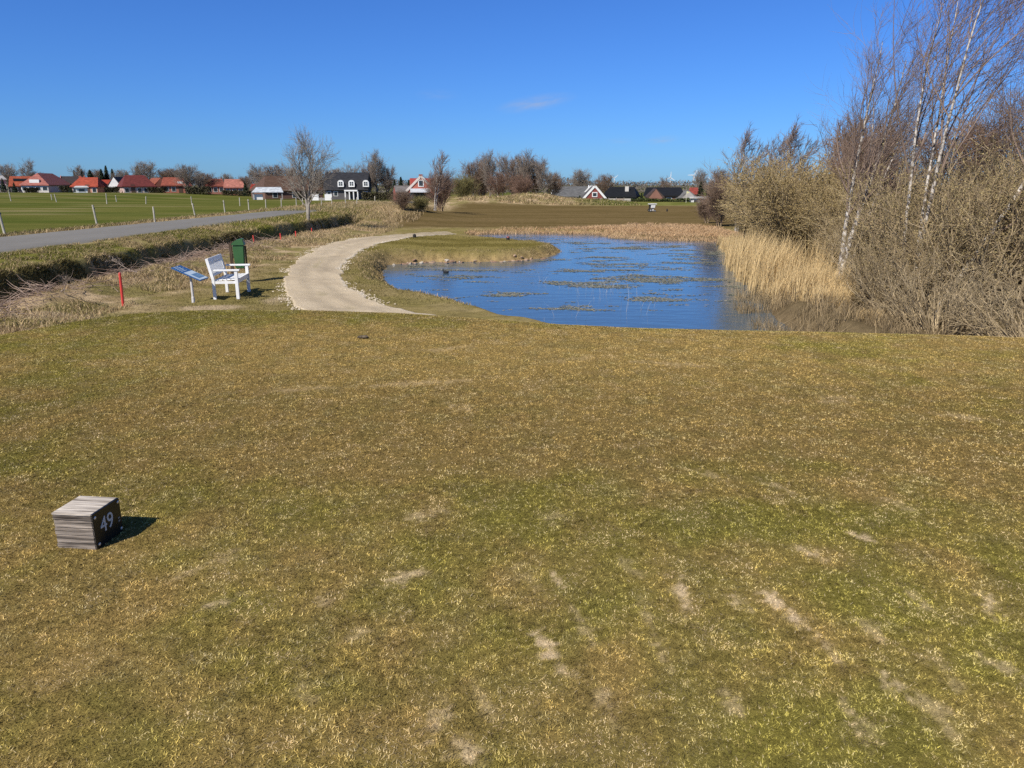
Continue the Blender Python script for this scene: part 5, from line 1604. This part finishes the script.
# ------------------------------------------------------------------ sky, sun, camera
def setup():
    w = bpy.data.worlds.new('World'); scene.world = w; w.use_nodes = True
    nt = w.node_tree; nt.nodes.clear(); L = nt.links.new
    out = nt.nodes.new('ShaderNodeOutputWorld'); bg = nt.nodes.new('ShaderNodeBackground')
    sky = nt.nodes.new('ShaderNodeTexSky'); sky.sky_type = 'NISHITA'; sky.sun_disc = False
    sky.sun_elevation = radians(SUN_EL); sky.sun_rotation = math.atan2(SUN_D[0], SUN_D[1])
    sky.altitude = 0; sky.air_density = 1.0; sky.dust_density = 0.2; sky.ozone_density = 4.0
    bg.inputs['Strength'].default_value = SKY
    # three faint wisps of cloud
    tc = N(nt, 'ShaderNodeTexCoord')
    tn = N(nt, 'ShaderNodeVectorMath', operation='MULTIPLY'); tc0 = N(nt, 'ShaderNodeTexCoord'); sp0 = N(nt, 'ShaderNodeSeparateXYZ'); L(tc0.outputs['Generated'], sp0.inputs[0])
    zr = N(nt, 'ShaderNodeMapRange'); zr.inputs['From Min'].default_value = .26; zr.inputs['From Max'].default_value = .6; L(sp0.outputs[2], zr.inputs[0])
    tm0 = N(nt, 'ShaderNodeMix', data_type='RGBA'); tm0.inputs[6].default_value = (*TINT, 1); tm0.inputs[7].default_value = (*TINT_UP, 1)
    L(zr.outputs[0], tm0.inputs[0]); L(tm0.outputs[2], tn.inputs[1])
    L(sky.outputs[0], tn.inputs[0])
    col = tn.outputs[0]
    for (px, py, wx_, wy_, rot, amt, sc) in ((535, 103, 44, 9, .16, .55, 14), (662, 140, 20, 5, .1, .35, 20), (437, 95, 26, 7, 0, .12, 16), (620, 141, 18, 4, 0, .15, 18)):
        u = (px - 512) / FPX; v = (384 - py) / FPX
        d = Vector((u, cos(PITCH) + v * sin(PITCH), -sin(PITCH) + v * cos(PITCH))).normalized()
        rt = Vector((d.y, -d.x, 0)).normalized(); up = rt.cross(d)
        r2 = rt * cos(rot) + up * sin(rot); u2 = up * cos(rot) - rt * sin(rot)
        da = N(nt, 'ShaderNodeVectorMath', operation='DOT_PRODUCT'); da.inputs[1].default_value = r2 * (FPX / wx_)
        db = N(nt, 'ShaderNodeVectorMath', operation='DOT_PRODUCT'); db.inputs[1].default_value = u2 * (FPX / wy_)
        L(tc.outputs['Generated'], da.inputs[0]); L(tc.outputs['Generated'], db.inputs[0])
        ca = N(nt, 'ShaderNodeCombineXYZ'); L(da.outputs['Value'], ca.inputs[0]); L(db.outputs['Value'], ca.inputs[1])
        ln = N(nt, 'ShaderNodeVectorMath', operation='LENGTH'); L(ca.outputs[0], ln.inputs[0])
        mr = N(nt, 'ShaderNodeMapRange', interpolation_type='SMOOTHSTEP')
        mr.inputs['From Min'].default_value = 1.0; mr.inputs['From Max'].default_value = 0.0
        L(ln.outputs['Value'], mr.inputs[0])
        nz = N(nt, 'ShaderNodeTexNoise', Scale=1.6, Detail=6, Roughness=.6)
        L(ca.outputs[0], nz.inputs['Vector'])
        n2 = N(nt, 'ShaderNodeMapRange'); n2.inputs['From Min'].default_value = .3; n2.inputs['From Max'].default_value = .7
        L(nz.outputs[0], n2.inputs[0])
        fr = N(nt, 'ShaderNodeVectorMath', operation='DOT_PRODUCT'); fr.inputs[1].default_value = d
        L(tc.outputs['Generated'], fr.inputs[0])
        gt = N(nt, 'ShaderNodeMath', operation='GREATER_THAN'); gt.inputs[1].default_value = 0.0; L(fr.outputs['Value'], gt.inputs[0])
        m1 = N(nt, 'ShaderNodeMath', operation='MULTIPLY'); L(mr.outputs[0], m1.inputs[0]); L(n2.outputs[0], m1.inputs[1])
        m2 = N(nt, 'ShaderNodeMath', operation='MULTIPLY'); L(m1.outputs[0], m2.inputs[0]); m2.inputs[1].default_value = amt
        m3 = N(nt, 'ShaderNodeMath', operation='MULTIPLY'); L(m2.outputs[0], m3.inputs[0]); L(gt.outputs[0], m3.inputs[1])
        mx = N(nt, 'ShaderNodeMix', data_type='RGBA'); mx.inputs[7].default_value = CLOUD
        L(m3.outputs[0], mx.inputs[0]); L(col, mx.inputs[6]); col = mx.outputs[2]
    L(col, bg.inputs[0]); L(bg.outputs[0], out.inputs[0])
    sl = bpy.data.lights.new('sun', 'SUN'); sl.energy = SUN; sl.angle = radians(.5); sl.color = (1, .94, .84)
    so = bpy.data.objects.new('sun', sl); COL.objects.link(so)
    so.rotation_euler = (-Vector(SUN_D)).to_track_quat('-Z', 'Y').to_euler()
    so.location = (-20, -25, 40)
    cam = bpy.data.cameras.new('camera'); co = bpy.data.objects.new('camera', cam); COL.objects.link(co)
    cam.sensor_width = 36; cam.lens = 36 * FPX / 1024; cam.clip_start = .05; cam.clip_end = 20000
    co.location = (0, 0, EYE); co.rotation_euler = (pi / 2 - PITCH, 0, 0)
    scene.camera = co
    scene.view_settings.view_transform = 'Standard'; scene.view_settings.look = 'None'
    scene.view_settings.exposure = EXPO; scene.view_settings.gamma = 1
    scene.render.engine = 'CYCLES'
    scene.cycles.max_bounces = 6; scene.cycles.diffuse_bounces = 3; scene.cycles.glossy_bounces = 3
    scene.cycles.transmission_bounces = 3; scene.cycles.transparent_max_bounces = 6
    scene.cycles.caustics_reflective = False; scene.cycles.caustics_refractive = False
    scene.cycles.use_denoising = False


SUN_EL = 43.0
_a = radians(218.0)
SUN_D = (sin(_a) * cos(radians(SUN_EL)), cos(_a) * cos(radians(SUN_EL)), sin(radians(SUN_EL)))
SUN, SKY, EXPO = 4.8, 0.05, 0.35
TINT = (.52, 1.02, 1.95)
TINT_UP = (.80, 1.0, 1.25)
CLOUD = (7.0, 7.4, 8.6, 1)
setup()
